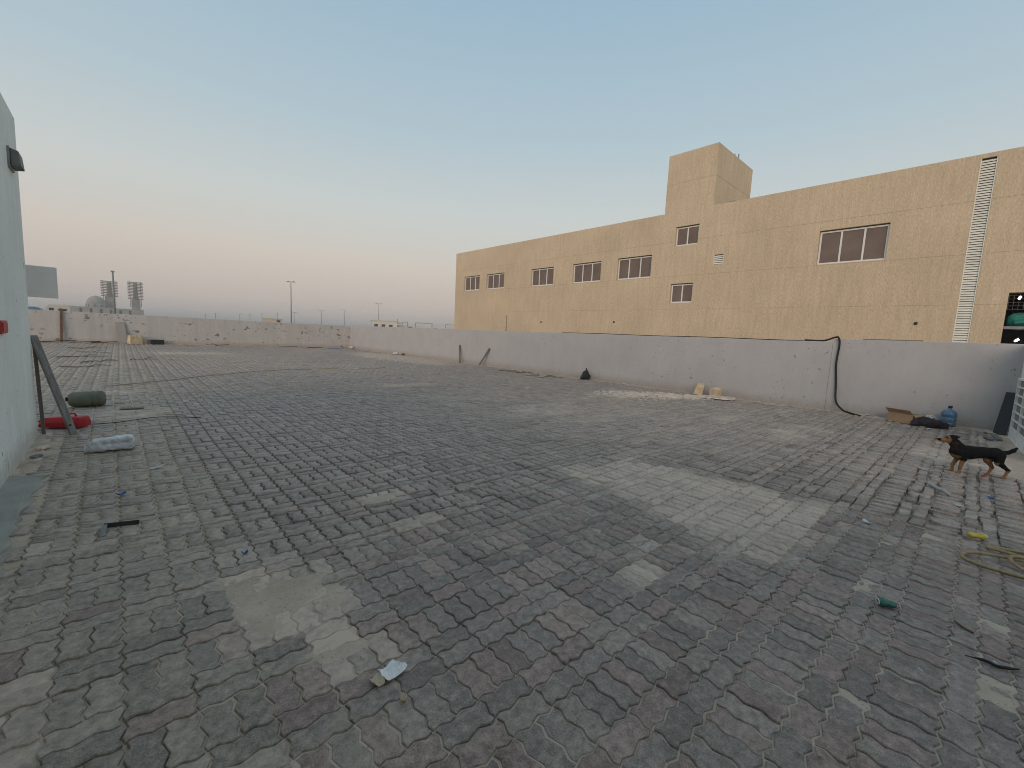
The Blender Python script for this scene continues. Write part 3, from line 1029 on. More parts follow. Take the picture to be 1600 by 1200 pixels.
# ------------------------------------------------------------------ cables and the hose
def wander(pts, n=10, amp=.03, z=None):
    q = []
    P_ = [Vector(p) for p in pts]
    for i in range(len(P_) - 1):
        p0 = P_[max(i - 1, 0)]; p1, p2 = P_[i], P_[i + 1]; p3 = P_[min(i + 2, len(P_) - 1)]
        for k in range(n):
            s_ = k / n
            c_ = .5 * ((2 * p1) + (p2 - p0) * s_ + (2 * p0 - 5 * p1 + 4 * p2 - p3) * s_ ** 2 + (3 * p1 - p0 - 3 * p2 + p3) * s_ ** 3)
            q.append(c_ + Vector((random.uniform(-amp, amp), random.uniform(-amp, amp), 0)))
    q.append(P_[-1])
    return q


def gz(x, y):
    return float(ground_z(np.array([x]), np.array([y]))[0]) + (.014 if x > 5.42 and y < 3.6 else 0)


def on_ground(pts, r, lift=.004):
    return [Vector((p[0], p[1], gz(p[0], p[1]) + r + lift)) for p in pts]


hp = [(14.40, 3.4, H_A + .03), (14.37, 2.95, H_A + .03), (14.33, 2.70, H_B + .035), (14.25, 2.60, H_B + .03), (14.255, 2.56, 1.80), (14.27, 2.58, 1.3), (14.27, 2.53, .75), (14.22, 2.47, .28), (14.10, 2.30, .09), (13.95, 2.12, .045), (13.66, 1.84, .03)]
tag(MB().tube(wander(hp, 8, 0), .024, 8).build('hose', MAT['rubber']), 'black hose hanging over the grey wall and trailing onto the paving', 'hose')
cp = [(14.40, 12.5, H_A + .012)] + [(14.345 + .02 * math.sin(k * 2.1), 11.5 - k * .9, H_A + .013 + .006 * math.sin(k * 1.3)) for k in range(10)]
tag(MB().tube(wander(cp, 5, .003), .012, 6).build('cable', MAT['rubber']), 'thin black cable lying along the top of the right wall', 'cable')
tag(MB().box(14.32, 14.44, .95, 2.1, H_B + .004, H_B + .022).build('timber_strip', MAT['greywood']), 'thin grey strip lying on top of the raised wall section', 'strip')
c_ = on_ground(wander([(-.30, 13.3, 0), (.6, 14.0, 0), (2.0, 15.2, 0), (4.0, 16.7, 0), (6.2, 17.1, 0), (8.3, 17.0, 0)], 10, .02), .009)
tag(MB().tube(c_, .009, 6).build('rope', MAT['rope']), 'long pale rope stretched across the far paving', 'rope')
c_ = on_ground(wander([(-.42, 8.70, 0), (-.1, 8.62, 0), (.3, 8.78, 0), (.62, 8.66, 0), (.92, 8.42, 0)], 8, .01), .0055)
tag(MB().tube(c_, .0055, 6).build('cable', MAT['rubber']), 'thin dark cable on the paving beside the red canister', 'cable')

# ------------------------------------------------------------------ things near the white building
t = empty('plank', (-.50, 7.94, 0), 0, 'long weathered grey plank leaning against the corner of the white building', 'plank')
pl = MB(); pl.bar((0, 0, .015), (-.325, .27, 1.30), .09, .03, (.55, .75, 0)); pl.build('board', MAT['greywood'], t, bevel=.004)
nl = Vector((0, 0, .15)); MB().lathe([(0, .0), (.014, 0), (.014, .004), (0, .006)], 8).build('bolt', MAT['dark'], t, loc=(-.028, .000, .15), rot=(R(78), 0, R(40)))
t = MB().bar((-.795, 8.24, .0), (-.822, 8.215, 1.28), .035, .03, (1, 0, 0)).build('metal_post', MAT['scaf'], bevel=.003)
tag(t, 'dark upright metal strip beside the plank at the white corner', 'post')

t = empty('jerrycan', (-.62, 8.62, gz(-.62, 8.62)), R(-32), 'red plastic jerrycan lying behind the leaning plank', 'jerrycan')
mb = MB()
prof = [(-.24, .0, .10), (-.19, -.01, .155), (-.02, 0, .165), (.13, 0, .17), (.225, 0, .165), (.24, 0, .13)]
vv = []; ff = []
for x, zb, zt in prof:
    vv += [(x, -.11, .02), (x, .11, .02), (x, .12, zt * .55), (x, .09, zt), (x, -.09, zt), (x, -.12, zt * .55)]
for i in range(len(prof) - 1):
    for k in range(6):
        ff.append((i * 6 + k, i * 6 + (k + 1) % 6, (i + 1) * 6 + (k + 1) % 6, (i + 1) * 6 + k))
ff += [tuple(reversed(range(6))), tuple(30 + k for k in range(6))]
mb.add(vv, ff, True); mb.build('body', MAT['red'], t, bevel=.008)
MB().tube([(.02, 0, .165), (.03, 0, .20), (.12, 0, .205), (.14, 0, .165)], .013, 8).build('handle', MAT['red'], t)
MB().tube([(-.235, 0, .085), (-.30, 0, .085)], .028, 12).build('cap', MAT['black'], t)

t = empty('drum', (-.47, 10.45, gz(-.47, 10.45)), R(8), 'olive green plastic drum lying on its side near the white building', 'drum')
mb = MB().lathe([(.0, -.235), (.06, -.235), (.10, -.215), (.128, -.17), (.135, -.05), (.135, .02), (.125, .03), (.125, .05), (.137, .06), (.137, .10), (.127, .11), (.127, .13), (.136, .14), (.13, .20), (.10, .235), (0, .24)], 28, axis='X')
mb.build('body', MAT['olive'], t, loc=(0, 0, .137))
MB().lathe([(0, -.262), (.035, -.262), (.035, -.235), (.0, -.235)], 14, axis='X').build('cap', MAT['black'], t, loc=(0, .02, .15))

t = empty('wrapped_bundle', (-.13, 6.90, gz(-.13, 6.9)), R(-3), 'bundle wrapped in milky white plastic lying on the paving by the white building', 'bundle')
lumpy('wrapped_roll', MAT['wrap'], [((-.15, -.05, .05), (.17, -.06, .055), .05, .055), ((-.15, .05, .05), (.17, .06, .055), .05, .055), ((-.14, -.045, .11), (.165, -.055, .13), .04, .05), ((-.14, .045, .11), (.165, .055, .13), .04, .05), ((-.13, 0, .08), (.15, 0, .09), .07, .08), ((-.20, -.03, .04), (-.16, .03, .06), .03, .05)], .02, .0075, .011, 34, parent=t)
MB().tube([(-.215, -.045, .01), (-.225, -.02, .05), (-.22, .02, .06), (-.215, .05, .02)], .012, 6).build('knot', MAT['wrap'], t)

t = empty('metal_bracket', (-.146, 4.09, gz(-.146, 4.09)), 0, 'bent black metal angle bracket lying on the left paving', 'bracket')
MB().bar((0, 0, .012), (.006, .21, .022), .032, .006, (1, 0, .3)).build('short_arm', MAT['steel'], t)
MB().bar((.003, .205, .015), (.20, .13, .020), .034, .006, (0, .5, 1)).build('long_arm', MAT['black'], t)
t = MB().bar((-.05, 9.90, .02), (.27, 9.88, .02), .16, .012, (0, 1, 0)).build('flat_board', MAT['greywood'], loc=(0, 0, gz(.1, 9.9)))
tag(t, 'small flat grey board lying right of the olive drum', 'board')
t = empty('paint_lid', (-.32, 11.95, gz(-.32, 11.95) + .003), 0, 'pale round lid lying beyond the olive drum', 'lid')
MB().lathe([(0, .006), (.075, .006), (.08, .018), (.086, .016), (.082, 0), (0, 0)], 20).build('disc', MAT['paper'], t)
# rubble crumbs at the foot of the white wall
for k, (x, y, sx2, sy2, sz2, lb) in enumerate(((-.72, 7.30, .09, .055, .035, 'broken plaster chunk at the foot of the white wall, further one'), (-.74, 6.92, .08, .06, .028, 'broken plaster chunk at the foot of the white wall, nearer one'))):
    t = lumpy('plaster_chunk', MAT['greywood'] if k else MAT['plaster'], [((-sx2 * .4, 0, sz2 * .5), (sx2 * .4, sy2 * .3, sz2 * .6), sz2 * .7, sz2 * .9), ((0, -sy2 * .5, sz2 * .4), (sx2 * .3, sy2 * .5, sz2 * .4), sz2 * .6, sz2 * .5)], .01, .008, .003, 90, loc=(x, y, gz(x, y)), pad=.03)
    tag(t, lb, 'rubble', 'plaster chunks by the white wall')

# ------------------------------------------------------------------ along the right wall
for (x, y, xt, yt, zt, lb) in ((13.98, 19.55, 14.29, 20.05, .97, 'dark thin slat leaning on the right wall, the further and more upright of two'), (13.95, 17.75, 14.29, 17.35, .92, 'dark thin slat leaning on the right wall, the nearer and more tilted of two')):
    t = MB().bar((x, y, gz(x, y)), (xt, yt, zt), .12, .02, (0, 1, 0)).build('slat', MAT['scaf']); t.name = 'leaning_slat'
    tag(t, lb, 'slat', 'slats leaning on the right wall')
for k in range(13):
    x, y = 12.7 + random.random() * 1.1, 11.9 + random.random() * 2.6
    a_ = random.uniform(-.9, .9) + 1.2; L = random.uniform(.6, 1.5)
    z = gz(x, y) + .012 + .008 * (k % 3)
    t = MB().bar((x - math.cos(a_) * L / 2, y - math.sin(a_) * L / 2, z), (x + math.cos(a_) * L / 2, y + math.sin(a_) * L / 2, z + .01), random.uniform(.12, .28), .012, (-math.sin(a_), math.cos(a_), 0)).build('wood_strip', MAT['palewood'] if k % 3 else MAT['greywood'])
    tag(t, 'flat broken wood strip in the litter heap by the middle of the right wall', 'wood strip', 'wood strips heaped by the right wall')
t = empty('refuse_bag', (14.0, 10.75, gz(14, 10.7)), .4, 'black refuse bag slumped against the middle of the right wall', 'bag')
lumpy('sack', MAT['black'], [((0, 0, .14), (.03, .02, .22), .20, .15), ((.05, 0, .25), (.10, 0, .36), .09, .03), ((-.10, .1, .08), (-.22, .14, .05), .09, .05)], .08, .02, .012, 24, parent=t)
MB().tube([(.09, 0, .34), (.11, .01, .40), (.14, .03, .43)], [.03, .022, .04], 8).build('tied_neck', MAT['black'], t)

# spilled plaster and foam crumbs
n = 1700
vv = []; ff = []
for k in range(n):
    tt = random.random() ** .8
    x = 13.55 - 2.5 * tt + random.gauss(0, .25 + .25 * tt); y = 5.55 + 1.9 * tt + random.gauss(0, .28 + .10 * tt)
    if x > 14.2: continue
    s_ = random.uniform(.012, .05) * (2.2 if random.random() < .12 else 1); h_ = random.uniform(.004, .014)
    z = gz(x, y); b_ = len(vv); a_ = random.random() * 6.28; m_ = random.randint(3, 5)
    for (zz, q) in ((z, 1), (z + h_, .8)):
        for i in range(m_): vv.append((x + math.cos(a_ + i * 6.283 / m_) * s_ * q * random.uniform(.7, 1.2), y + math.sin(a_ + i * 6.283 / m_) * s_ * q, zz))
    ff += [tuple(b_ + m_ + i for i in range(m_))] + [(b_ + i, b_ + (i + 1) % m_, b_ + m_ + (i + 1) % m_, b_ + m_ + i) for i in range(m_)]
t = MB().add(vv, ff).build('plaster_crumbs', MAT['plaster'])
tag(t, 'spread of pale plaster crumbs on the paving by the right wall', 'rubble', kind='stuff')
for k in range(20):
    u_ = random.random() ** 1.3
    x, y = 13.75 - u_ * 1.9 + random.uniform(-.25, .25), 5.25 + u_ * 1.3 + random.uniform(-.35, .35)
    a_ = random.random() * 3; s_ = random.uniform(.18, .48) * (1.1 - .5 * u_); m_ = random.randint(6, 9)
    pts_ = [(math.cos(a_ + i * 6.2832 / m_) * s_ * random.uniform(.55, 1.15), math.sin(a_ + i * 6.2832 / m_) * s_ * random.uniform(.45, 1.0)) for i in range(m_)]
    hz_ = [random.uniform(.015, .06) for i in range(m_)]
    mb = MB().add([(p[0], p[1], 0) for p in pts_] + [(p[0] * .96, p[1] * .96, h2) for p, h2 in zip(pts_, hz_)] + [(0, 0, .045)], [(m_ + i, m_ + (i + 1) % m_, 2 * m_) for i in range(m_)] + [(i, (i + 1) % m_, m_ + (i + 1) % m_, m_ + i) for i in range(m_)])
    t = mb.build('plaster_sheet', MAT['plaster'], loc=(x, y, gz(x, y) + .002 + k * .001), rot=(random.uniform(-.04, .04), random.uniform(-.04, .04), 0))
    tag(t, 'flat broken pale plaster sheet in the spill by the right wall', 'plaster', 'plaster sheets in the spill')
for (x, y, rz_, sx2, sy2, sz2, lb) in ((14.02, 6.12, .5, .34, .26, .36, 'larger tan foam block against the right wall behind the plaster spill'), (14.0, 5.55, -.35, .30, .24, .26, 'smaller tan foam block tilted beside the larger one')):
    mb = MB().box(-sx2 / 2, sx2 / 2, -sy2 / 2, sy2 / 2, 0, sz2)
    t = mb.build('foam_block', MAT['foam'], loc=(x, y, gz(x, y) + .02), rot=(.12, -.22 if sz2 < .3 else -.08, rz_), bevel=.015, jit=.03)
    tag(t, lb, 'foam block', 'foam blocks by the right wall')

# cardboard box with open flaps
t = empty('cardboard_box', (13.72, 1.02, gz(13.7, 1.0)), R(62), 'open brown cardboard box on the paving by the right wall', 'box')
L, Wd, Hh, th = .52, .34, .22, .006
MB().box(-L / 2, L / 2, -Wd / 2, -Wd / 2 + th, 0, Hh).build('side_panel', MAT['card'], t)
MB().box(-L / 2, L / 2, Wd / 2 - th, Wd / 2, 0, Hh).build('side_panel', MAT['card'], t)
MB().box(-L / 2, -L / 2 + th, -Wd / 2 + th, Wd / 2 - th, 0, Hh).build('end_panel', MAT['card'], t)
MB().box(L / 2 - th, L / 2, -Wd / 2 + th, Wd / 2 - th, 0, Hh).build('end_panel', MAT['card'], t)
MB().box(-L / 2 + th, L / 2 - th, -Wd / 2 + th, Wd / 2 - th, .002, .002 + th).build('base', MAT['card'], t)
for (a_, b_, c2, ang) in (((-L / 2, Wd / 2, Hh), (L / 2, Wd / 2, Hh), (0, .12, .10), 0), ((-L / 2, -Wd / 2, Hh), (L / 2, -Wd / 2, Hh), (0, -.14, -.02), 0), ((L / 2, -Wd / 2, Hh), (L / 2, Wd / 2, Hh), (.13, 0, .04), 0), ((-L / 2, -Wd / 2, Hh), (-L / 2, Wd / 2, Hh), (-.10, 0, -.10), 0)):
    a_, b_, c2 = Vector(a_), Vector(b_), Vector(c2)
    nn = (b_ - a_).cross(c2).normalized() * th
    vv = [a_, b_, b_ + c2, a_ + c2]
    MB().add(vv + [p + nn for p in vv], [(0, 1, 2, 3), (7, 6, 5, 4), (0, 4, 5, 1), (1, 5, 6, 2), (2, 6, 7, 3), (3, 7, 4, 0)]).build('flap', MAT['card'], t)

t = empty('holdall', (13.32, .56, gz(13.3, .55)), R(100), 'dark bag with white straps lying between the box and the water bottle', 'bag')
lumpy('bag_body', M('dark cloth', (.035, .028, .032), .9, .4, 9, .5, 30), [((-.22, 0, .07), (.22, 0, .08), .09, .11), ((-.1, .05, .13), (.12, .0, .15), .07, .08), ((.24, .05, .05), (.34, .08, .03), .05, .03)], .06, .013, .012, 26, parent=t)
for (p0, p1, p2) in (((-.10, -.06, .20), (.0, -.02, .27), (.12, -.05, .19)), ((-.02, .05, .22), (.06, -.04, .25), (.16, -.09, .15)), ((-.13, -.10, .14), (-.06, -.11, .20), (.02, -.10, .19))):
    MB().tube([p0, p1, p2], .013, 6).build('strap', MAT['paper'], t)

t = empty('water_bottle', (14.05, .31, gz(14.05, .31)), 0, 'blue water cooler bottle standing against the right wall', 'bottle')
MB().lathe([(0, .004), (.10, .004), (.132, .02), (.135, .07), (.128, .085), (.128, .10), (.135, .115), (.135, .185), (.128, .20), (.128, .215), (.135, .23), (.135, .29), (.115, .34), (.05, .375), (.033, .39), (.033, .425), (.0, .425)], 32).build('body', MAT['bluebottle'], t)
MB().lathe([(.0, .470), (.034, .470), (.037, .462), (.037, .420), (.0335, .420)], 18).build('cap', MAT['black'], t)

t = MB().bar((13.62, -.47, gz(13.6, -.47)), (14.20, -.585, .90), .19, .045, (.25, 1, 0)).build('black_board', MAT['black'], bevel=.006)
tag(t, 'thick black board leaning in the corner by the white return wall', 'board')
for k, (x, y, L, a_, lb) in enumerate(((13.5, -.35, .55, 1.0, 'pale batten lying at the foot of the black board'), (13.0, -.42, .75, .35, 'grey batten lying in front of the black board'), (12.7, -.30, .6, .6, 'short grey batten lying furthest from the black board'))):
    z = gz(x, y) + .02 + k * .006
    t = MB().bar((x - math.cos(a_) * L / 2, y - math.sin(a_) * L / 2 * .3, z), (x + math.cos(a_) * L / 2, y + math.sin(a_) * L / 2 * .3, z + .02), .09, .02, (0, 1, 0)).build('loose_batten', MAT['palewood'] if k == 0 else MAT['greywood'])
    tag(t, lb, 'batten', 'loose battens by the return wall')

# white steel gate leaf beyond the end of the return wall
t = empty('gate', (13.22, -.60, 0), math.pi + math.atan2(.165, 3.05), 'white steel bar gate at the right edge behind the dog', 'gate')
for x in (.02, .97, 1.92, 2.87): MB().box(x - .02, x + .02, -.02, .02, .03, 1.26).build('upright', MAT['white_alu'], t)
for z in (.05, 1.24): MB().box(.042, 2.848, -.017, .017, z - .02, z + .02).build('rail', MAT['white_alu'], t)
MB().box(.042, 2.848, -.010, .010, .072, .235).build('kick_plate', MAT['white_alu'], t)
src = None
for k in range(6):
    z = .26 + k * .165
    if src is None: src = MB().box(.042, 2.848, -.014, .014, -.014, .014).build('bar', MAT['white_alu'], t, loc=(0, 0, z))
    else: inst(src, t, (0, 0, z))
MB().box(.045, 2.845, .022, .026, .24, 1.22).build('infill_sheet', M('grey infill', (.20, .195, .18), .9, .2, 40, .3, 200), t)  # plain grey sheet added behind the bars to darken the gaps

# ------------------------------------------------------------------ far end of the yard
t = MB().bar((-2.50, YF - .18, 0), (-2.44, YF - .02, 1.95), .10, .10, (1, 0, 0)).build('timber_post', MAT['brownwood'], bevel=.005)
tag(t, 'brown timber post leaning upright on the far wall at the left', 'post')
t = MB().bar((.15, YF - .30, 0), (.02, YF - .03, 1.32), .42, .05, (1, 0, 0)).build('stone_slab', MAT['fargrey'], bevel=.01)
tag(t, 'tall grey slab leaning on the far wall beside the tan box', 'slab')
t = empty('carton', (.68, YF - .45, gz(.68, YF - .45)), .35, 'pale tan carton at the foot of the far wall beside the grey slab', 'box')
MB().box(-.30, .30, -.22, .22, 0, .52).build('body', MAT['foam'], t, bevel=.02, jit=.03)
MB().box(.30, .52, -.20, .18, 0, .30).build('torn_side', MAT['palewood'], t, bevel=.02, jit=.03)
t = MB().box(-.32, .32, -.18, .18, 0, .30).build('crate', MAT['black'], loc=(1.75, YF - .40, gz(1.75, 35.4)), rot=(0, 0, .1), bevel=.03)
tag(t, 'small black crate at the foot of the far wall right of the tan carton', 'crate')
far_bits = [(-2.6, 35.1, 1.5, .10, 'black'), (-1.5, 35.3, 1.3, .25, 'black'), (-.7, 35.45, 1.1, .05, 'black'), (-1.0, 34.5, .9, -.12, 'brownwood'), (3.4, 35.3, 1.2, .05, 'palewood'), (5.2, 35.4, .8, -.1, 'brownwood'), (7.0, 35.2, 1.1, .02, 'palewood'), (9.2, 34.6, 1.3, .04, 'greywood'), (11.0, 34.4, 1.1, -.05, 'brownwood')]
nm = {'black': 'black', 'brownwood': 'brown', 'greywood': 'grey', 'palewood': 'pale'}
where = ['below the brown post', 'below the brown post, further right', 'just left of the grey slab', 'in front of the grey slab', 'right of the black crate', 'at the foot of the chipped wall', 'along the middle of the chipped wall', 'near the far right corner', 'closest to the far right corner']
for (x, y, L, a_, mt), wh in zip(far_bits, where):
    z = gz(x, y) + .03
    t = MB().bar((x - math.cos(a_) * L / 2, y - math.sin(a_) * L / 2, z), (x + math.cos(a_) * L / 2, y + math.sin(a_) * L / 2, z + random.uniform(0, .16)), random.uniform(.08, .16), .035, (0, 1, 0)).build('loose_plank', MAT[mt], jit=.015)
    tag(t, nm[mt] + ' loose plank lying ' + wh, 'plank', 'loose planks at the far end')
for (x, y, L, a_, lb) in ((-1.2, 29.5, 1.3, .1, 'dry branch lying furthest up the left of the yard'), (-.9, 26.0, 1.1, -.3, 'dry branch lying on the left paving before the furthest one'), (-1.1, 23.2, 1.4, .2, 'dry branch lying in the middle of the left litter'), (-.5, 20.8, 1.0, .35, 'forked dry branch on the left paving'), (.6, 21.6, .8, -.1, 'short dry branch right of the forked one'), (-.8, 18.6, 1.2, .1, 'dry branch nearest to the leaning plank')):
    ctl = [(x + L * (i / 4 - .5) * math.cos(a_) + random.uniform(-.05, .05), y + L * (i / 4 - .5) * math.sin(a_) * 2 + random.uniform(-.25, .25), 0) for i in range(5)]
    pth = [Vector((p.x, p.y, gz(p.x, p.y) + .02 + random.uniform(0, .03))) for p in wander(ctl, 4, .015)]
    t = empty('branch', pth[0], 0, lb, 'branch', 'dry branches on the left paving')
    pth2 = [p - pth[0] for p in pth]
    MB().tube(pth2, [.020 - .014 * i / len(pth2) for i in range(len(pth2))], 5).build('stem', MAT['scaf'], t)
    k_ = len(pth2) // 2
    MB().tube([pth2[k_], pth2[k_] + Vector((.2, .15, .06)), pth2[k_] + Vector((.42, .2, .03))], [.014, .01, .004], 5).build('side_twig', MAT['scaf'], t)
for (x, y, s_, lb) in ((14.05, 34.9, .16, 'white lump of rubble in the far right corner of the walls'), (13.75, 26.6, .15, 'white rubble lump at the foot of the right wall, far end'), (13.9, 25.9, .11, 'small brown rubble lump at the foot of the right wall, far end')):
    t = lumpy('rubble_lump', MAT['brownwood'] if 'brown' in lb else MAT['paper'], [((-s_, 0, s_ * .5), (s_ * .6, s_ * .4, s_ * .5), s_ * .6, s_ * .8), ((0, -s_ * .4, s_ * .5), (s_ * .3, s_ * .2, s_), s_ * .5, s_ * .4)], .03, .03, .01, 40, loc=(x, y, gz(x, y)))
    tag(t, lb, 'rubble')
t = MB().box(-.5, .5, -.25, .25, 0, .03).build('plastic_sheet', MAT['bluepl'], loc=(12.3, 33.7, gz(12.3, 33.7)), rot=(0, 0, .2), jit=.05)
tag(t, 'blue plastic sheet scrap in front of the far wall', 'sheet')

# ------------------------------------------------------------------ the dog
def dog_material():
    s_ = NT('dog coat')
    s_.setup(.85, .08)
    at_ = s_.n('ShaderNodeAttribute', attribute_name='coat')
    n_ = s_.noise(s_.coords((1, 1, 1), True), 90, 4, .7)
    c2 = s_.n('ShaderNodeVectorMath', operation='SCALE'); s_.l(at_.outputs['Color'], c2.inputs[0]); s_.l(s_.rng(n_, .3, .7, .75, 1.3), c2.inputs['Scale'])
    s_.l(c2.outputs[0], s_.b.inputs['Base Color'])
    s_.bump(n_, .5, .006)
    return s_.m


dog_parts = [
    # trunk
    ((.015, 0, .295), (-.10, 0, .300), .088, .088), ((-.10, 0, .300), (-.26, 0, .318), .086, .072), ((-.26, 0, .318), (-.43, 0, .328), .070, .068), ((-.43, 0, .328), (-.49, 0, .318), .066, .050),
    ((.035, 0, .275), (.02, 0, .25), .055, .050),
    # neck and head
    ((.00, 0, .335), (.075, 0, .415), .072, .055), ((.075, 0, .415), (.115, 0, .455), .054, .048), ((.115, 0, .463), (.150, 0, .462), .048, .040), ((.145, 0, .455), (.245, 0, .442), .033, .019), ((.135, 0, .44), (.20, 0, .43), .030, .018)]
for sd_ in (-1, 1):
    y = sd_
    fo = .0 if sd_ > 0 else .035
    ho = -.075 if sd_ > 0 else .055
    dog_parts += [
        ((.01, y * .045, .29), (-.025, y * .058, .215), .056, .036), ((-.025, y * .058, .215), (-.005 + fo, y * .052, .10), .032, .019), ((-.005 + fo, y * .052, .10), (-.004 + fo, y * .050, .026), .0185, .0165), ((-.004 + fo, y * .050, .020), (.032 + fo, y * .050, .014), .0175, .014),
        ((-.445, y * .040, .305), (-.415 + ho * .5, y * .055, .215), .066, .043), ((-.415 + ho * .5, y * .055, .21), (-.505 + ho, y * .050, .118), .037, .019), ((-.505 + ho, y * .050, .118), (-.470 + ho, y * .050, .028), .0175, .0155), ((-.470 + ho, y * .050, .020), (-.432 + ho, y * .050, .014), .017, .0135),
        ((.100, y * .030, .497), (.045, y * .040, .510), .019, .008), ((.110, y * .032, .485), (.085, y * .036, .500), .022, .016)]
dog_parts += [((-.50, 0, .345), (-.575, 0, .352), .024, .023), ((-.575, 0, .352), (-.63, 0, .385), .023, .024), ((-.63, 0, .385), (-.665, 0, .425), .023, .013)]


dog_parts = [((a[0] * .87 if a[0] < .03 else a[0] - .0039, a[1], a[2]), (b[0] * .87 if b[0] < .03 else b[0] - .0039, b[1], b[2]), ra * (1.07 if ra > .04 else 1), rb * (1.07 if rb > .04 else 1)) for a, b, ra, rb in dog_parts]


def dog_field(X, Y, Z):
    F = None
    for p in dog_parts:
        d = cone_sdf(X, Y, Z, *p)
        F = d if F is None else smin(F, d, .016)
    return np.maximum(F, .001 - Z)


DV, DF = surface_nets(dog_field, (-.74, -.13, -.012), (.30, .13, .55), .0085)
DH = R(118)
dx_, dy_ = 8.505, .03
dog = empty('dog', (dx_, dy_, gz(dx_, dy_) + .002), DH, 'black and tan dog standing in profile on the paving at the right', 'dog')
body = mesh_np('body', DV, DF, dog_material(), dog)
X, Y, Z = np.where(DV[:, 0] < .026, DV[:, 0] / .87, DV[:, 0] + .0039), DV[:, 1], DV[:, 2]
nzz = (fbm(X * 1.0, Z * 1.0 + Y, 30, 2) - .5)
tan = np.zeros(len(DV))
front = X > -.16
tan = np.maximum(tan, sstep(.205, .175, Z + nzz * .03) * front)                                # forelegs
tan = np.maximum(tan, sstep(.13, .10, Z + nzz * .03) * ~front)                                  # hocks and hind feet
tan = np.maximum(tan, sstep(.225, .20, Z) * ~front * (X > -.435) * (X < -.3))                    # front of the thigh
tan = np.maximum(tan, sstep(.255, .235, Z + nzz * .02) * (X > -.40) * (X < .0) * (np.abs(Y) < .05))   # belly
tan = np.maximum(tan, sstep(.015, .045, X) * sstep(.275, .25, Z + nzz * .04) * .8)                              # chest
tan = np.maximum(tan, sstep(.125, .145, X) * sstep(.485, .470, Z))                                # muzzle and cheek
tan = np.maximum(tan, sstep(.135, .15, X) * sstep(.45, .435, Z) * .9)
tan = np.maximum(tan, .08 * sstep(.05, .075, X) * (X < .12) * (Z < .44) * (Z > .33))
tan = np.maximum(tan, .8 * sstep(.495, .51, Z) * (X > .05) * (X < .12) * 0)
blk = np.array([.012, .011, .011]); tn = np.array([.25, .138, .068])
cc = blk[None] * (1 - tan[:, None]) + tn[None] * tan[:, None]
mz = sstep(.225, .238, X) * (Z > .425)
cc = cc * (1 - mz[:, None]) + blk[None] * mz[:, None]
brow = ((np.abs(X - .155) < .012) & (np.abs(Z - .493) < .012))
cc[brow] = tn * .8
ca = body.data.attributes.new('coat', 'FLOAT_COLOR', 'POINT')
ca.data.foreach_set('color', np.concatenate([cc, np.ones((len(cc), 1))], 1).astype(np.float32).ravel())


def ball(name, r, mat, parent, loc):
    n = 8
    prof_ = [(max(1e-4, r * math.sin(math.pi * k / n)), -r * math.cos(math.pi * k / n)) for k in range(n + 1)]
    return MB().lathe(prof_, 12).build(name, mat, parent, loc=loc)


eye = M('dark eye', (.01, .008, .006), .15, .0, 1, 0, spec=.6)
for y in (-1, 1): ball('eye', .0085, eye, dog, (.165, y * .032, .474))
ball('nose', .012, MAT['black'], dog, (.262, 0, .448))

# ------------------------------------------------------------------ litter on the near paving
def crumple(name, mat, w_, h_, z_, parent, loc=(0, 0, 0), rz_=0, n=9, curl=.02):
    vv_ = []; ff_ = []
    for i in range(n):
        for j in range(n):
            u_, v_ = i / (n - 1) - .5, j / (n - 1) - .5
            e_ = 1 + .18 * math.sin(7 * u_ + 3 * v_ + w_ * 60) * (abs(u_) > .3 or abs(v_) > .3)
            zz = .004 + z_ * (.5 + .5 * math.sin(9 * u_ + 2 + 4 * math.sin(5 * v_))) * (.4 + .6 * abs(math.cos(6 * v_ + u_ * 3))) + curl * max(0, abs(u_) - .3) * 3
            vv_.append((u_ * w_ * e_, v_ * h_ * (1 + .12 * math.sin(8 * u_)), zz + random.uniform(0, z_ * .25)))
    for i in range(n - 1):
        for j in range(n - 1): ff_.append((i * n + j, (i + 1) * n + j, (i + 1) * n + j + 1, i * n + j + 1))
    o_ = MB().add(vv_, ff_).build(name, mat, parent, loc=loc, rot=(0, 0, rz_))
    md = o_.modifiers.new('thickness', 'SOLIDIFY'); md.thickness = .002
    return o_


t = empty('paper_packet', (.845, 1.66, gz(.845, 1.66)), 0, 'crumpled white paper packet with a brown torn end on the near paving', 'paper')
crumple('white_sheet', MAT['packet'], .10, .085, .012, t, (.028, .012, .004), .25)
crumple('torn_end', MAT['tanpaper'], .05, .065, .010, t, (-.05, .0, .002), .15, 7)


def can(x, y, rz_, r, L, mat, lb, nm_):
    t_ = empty(nm_, (x, y, gz(x, y) + .003), rz_, lb, 'can')
    prof_ = [(0, -L / 2), (r * .8, -L / 2), (r * .82, -L / 2 + .004), (r, -L / 2 + .012), (r, -L * .18), (r * .86, -.01), (r * .93, L * .12), (r, L * .3), (r, L / 2 - .012), (r * .8, L / 2 - .004), (r * .78, L / 2), (0, L / 2 - .003)]
    mb_ = MB().lathe(prof_, 20, axis='X')
    mb_.v = [(a1, b1, c1 * (.72 + .15 * math.sin(a1 * 60)) + r * .72) for a1, b1, c1 in mb_.v]
    mb_.build('body', mat, t_)
    e_ = MB().lathe([(r * .55, 0), (r * .8, 0), (r * .84, .004), (r * .8, .006), (r * .6, .004)], 18, axis='X')
    e_.v = [(a1 + L / 2, b1, c1 * .72 + r * .72) for a1, b1, c1 in e_.v]
    e_.build('rim', MAT['white_alu'], t_)


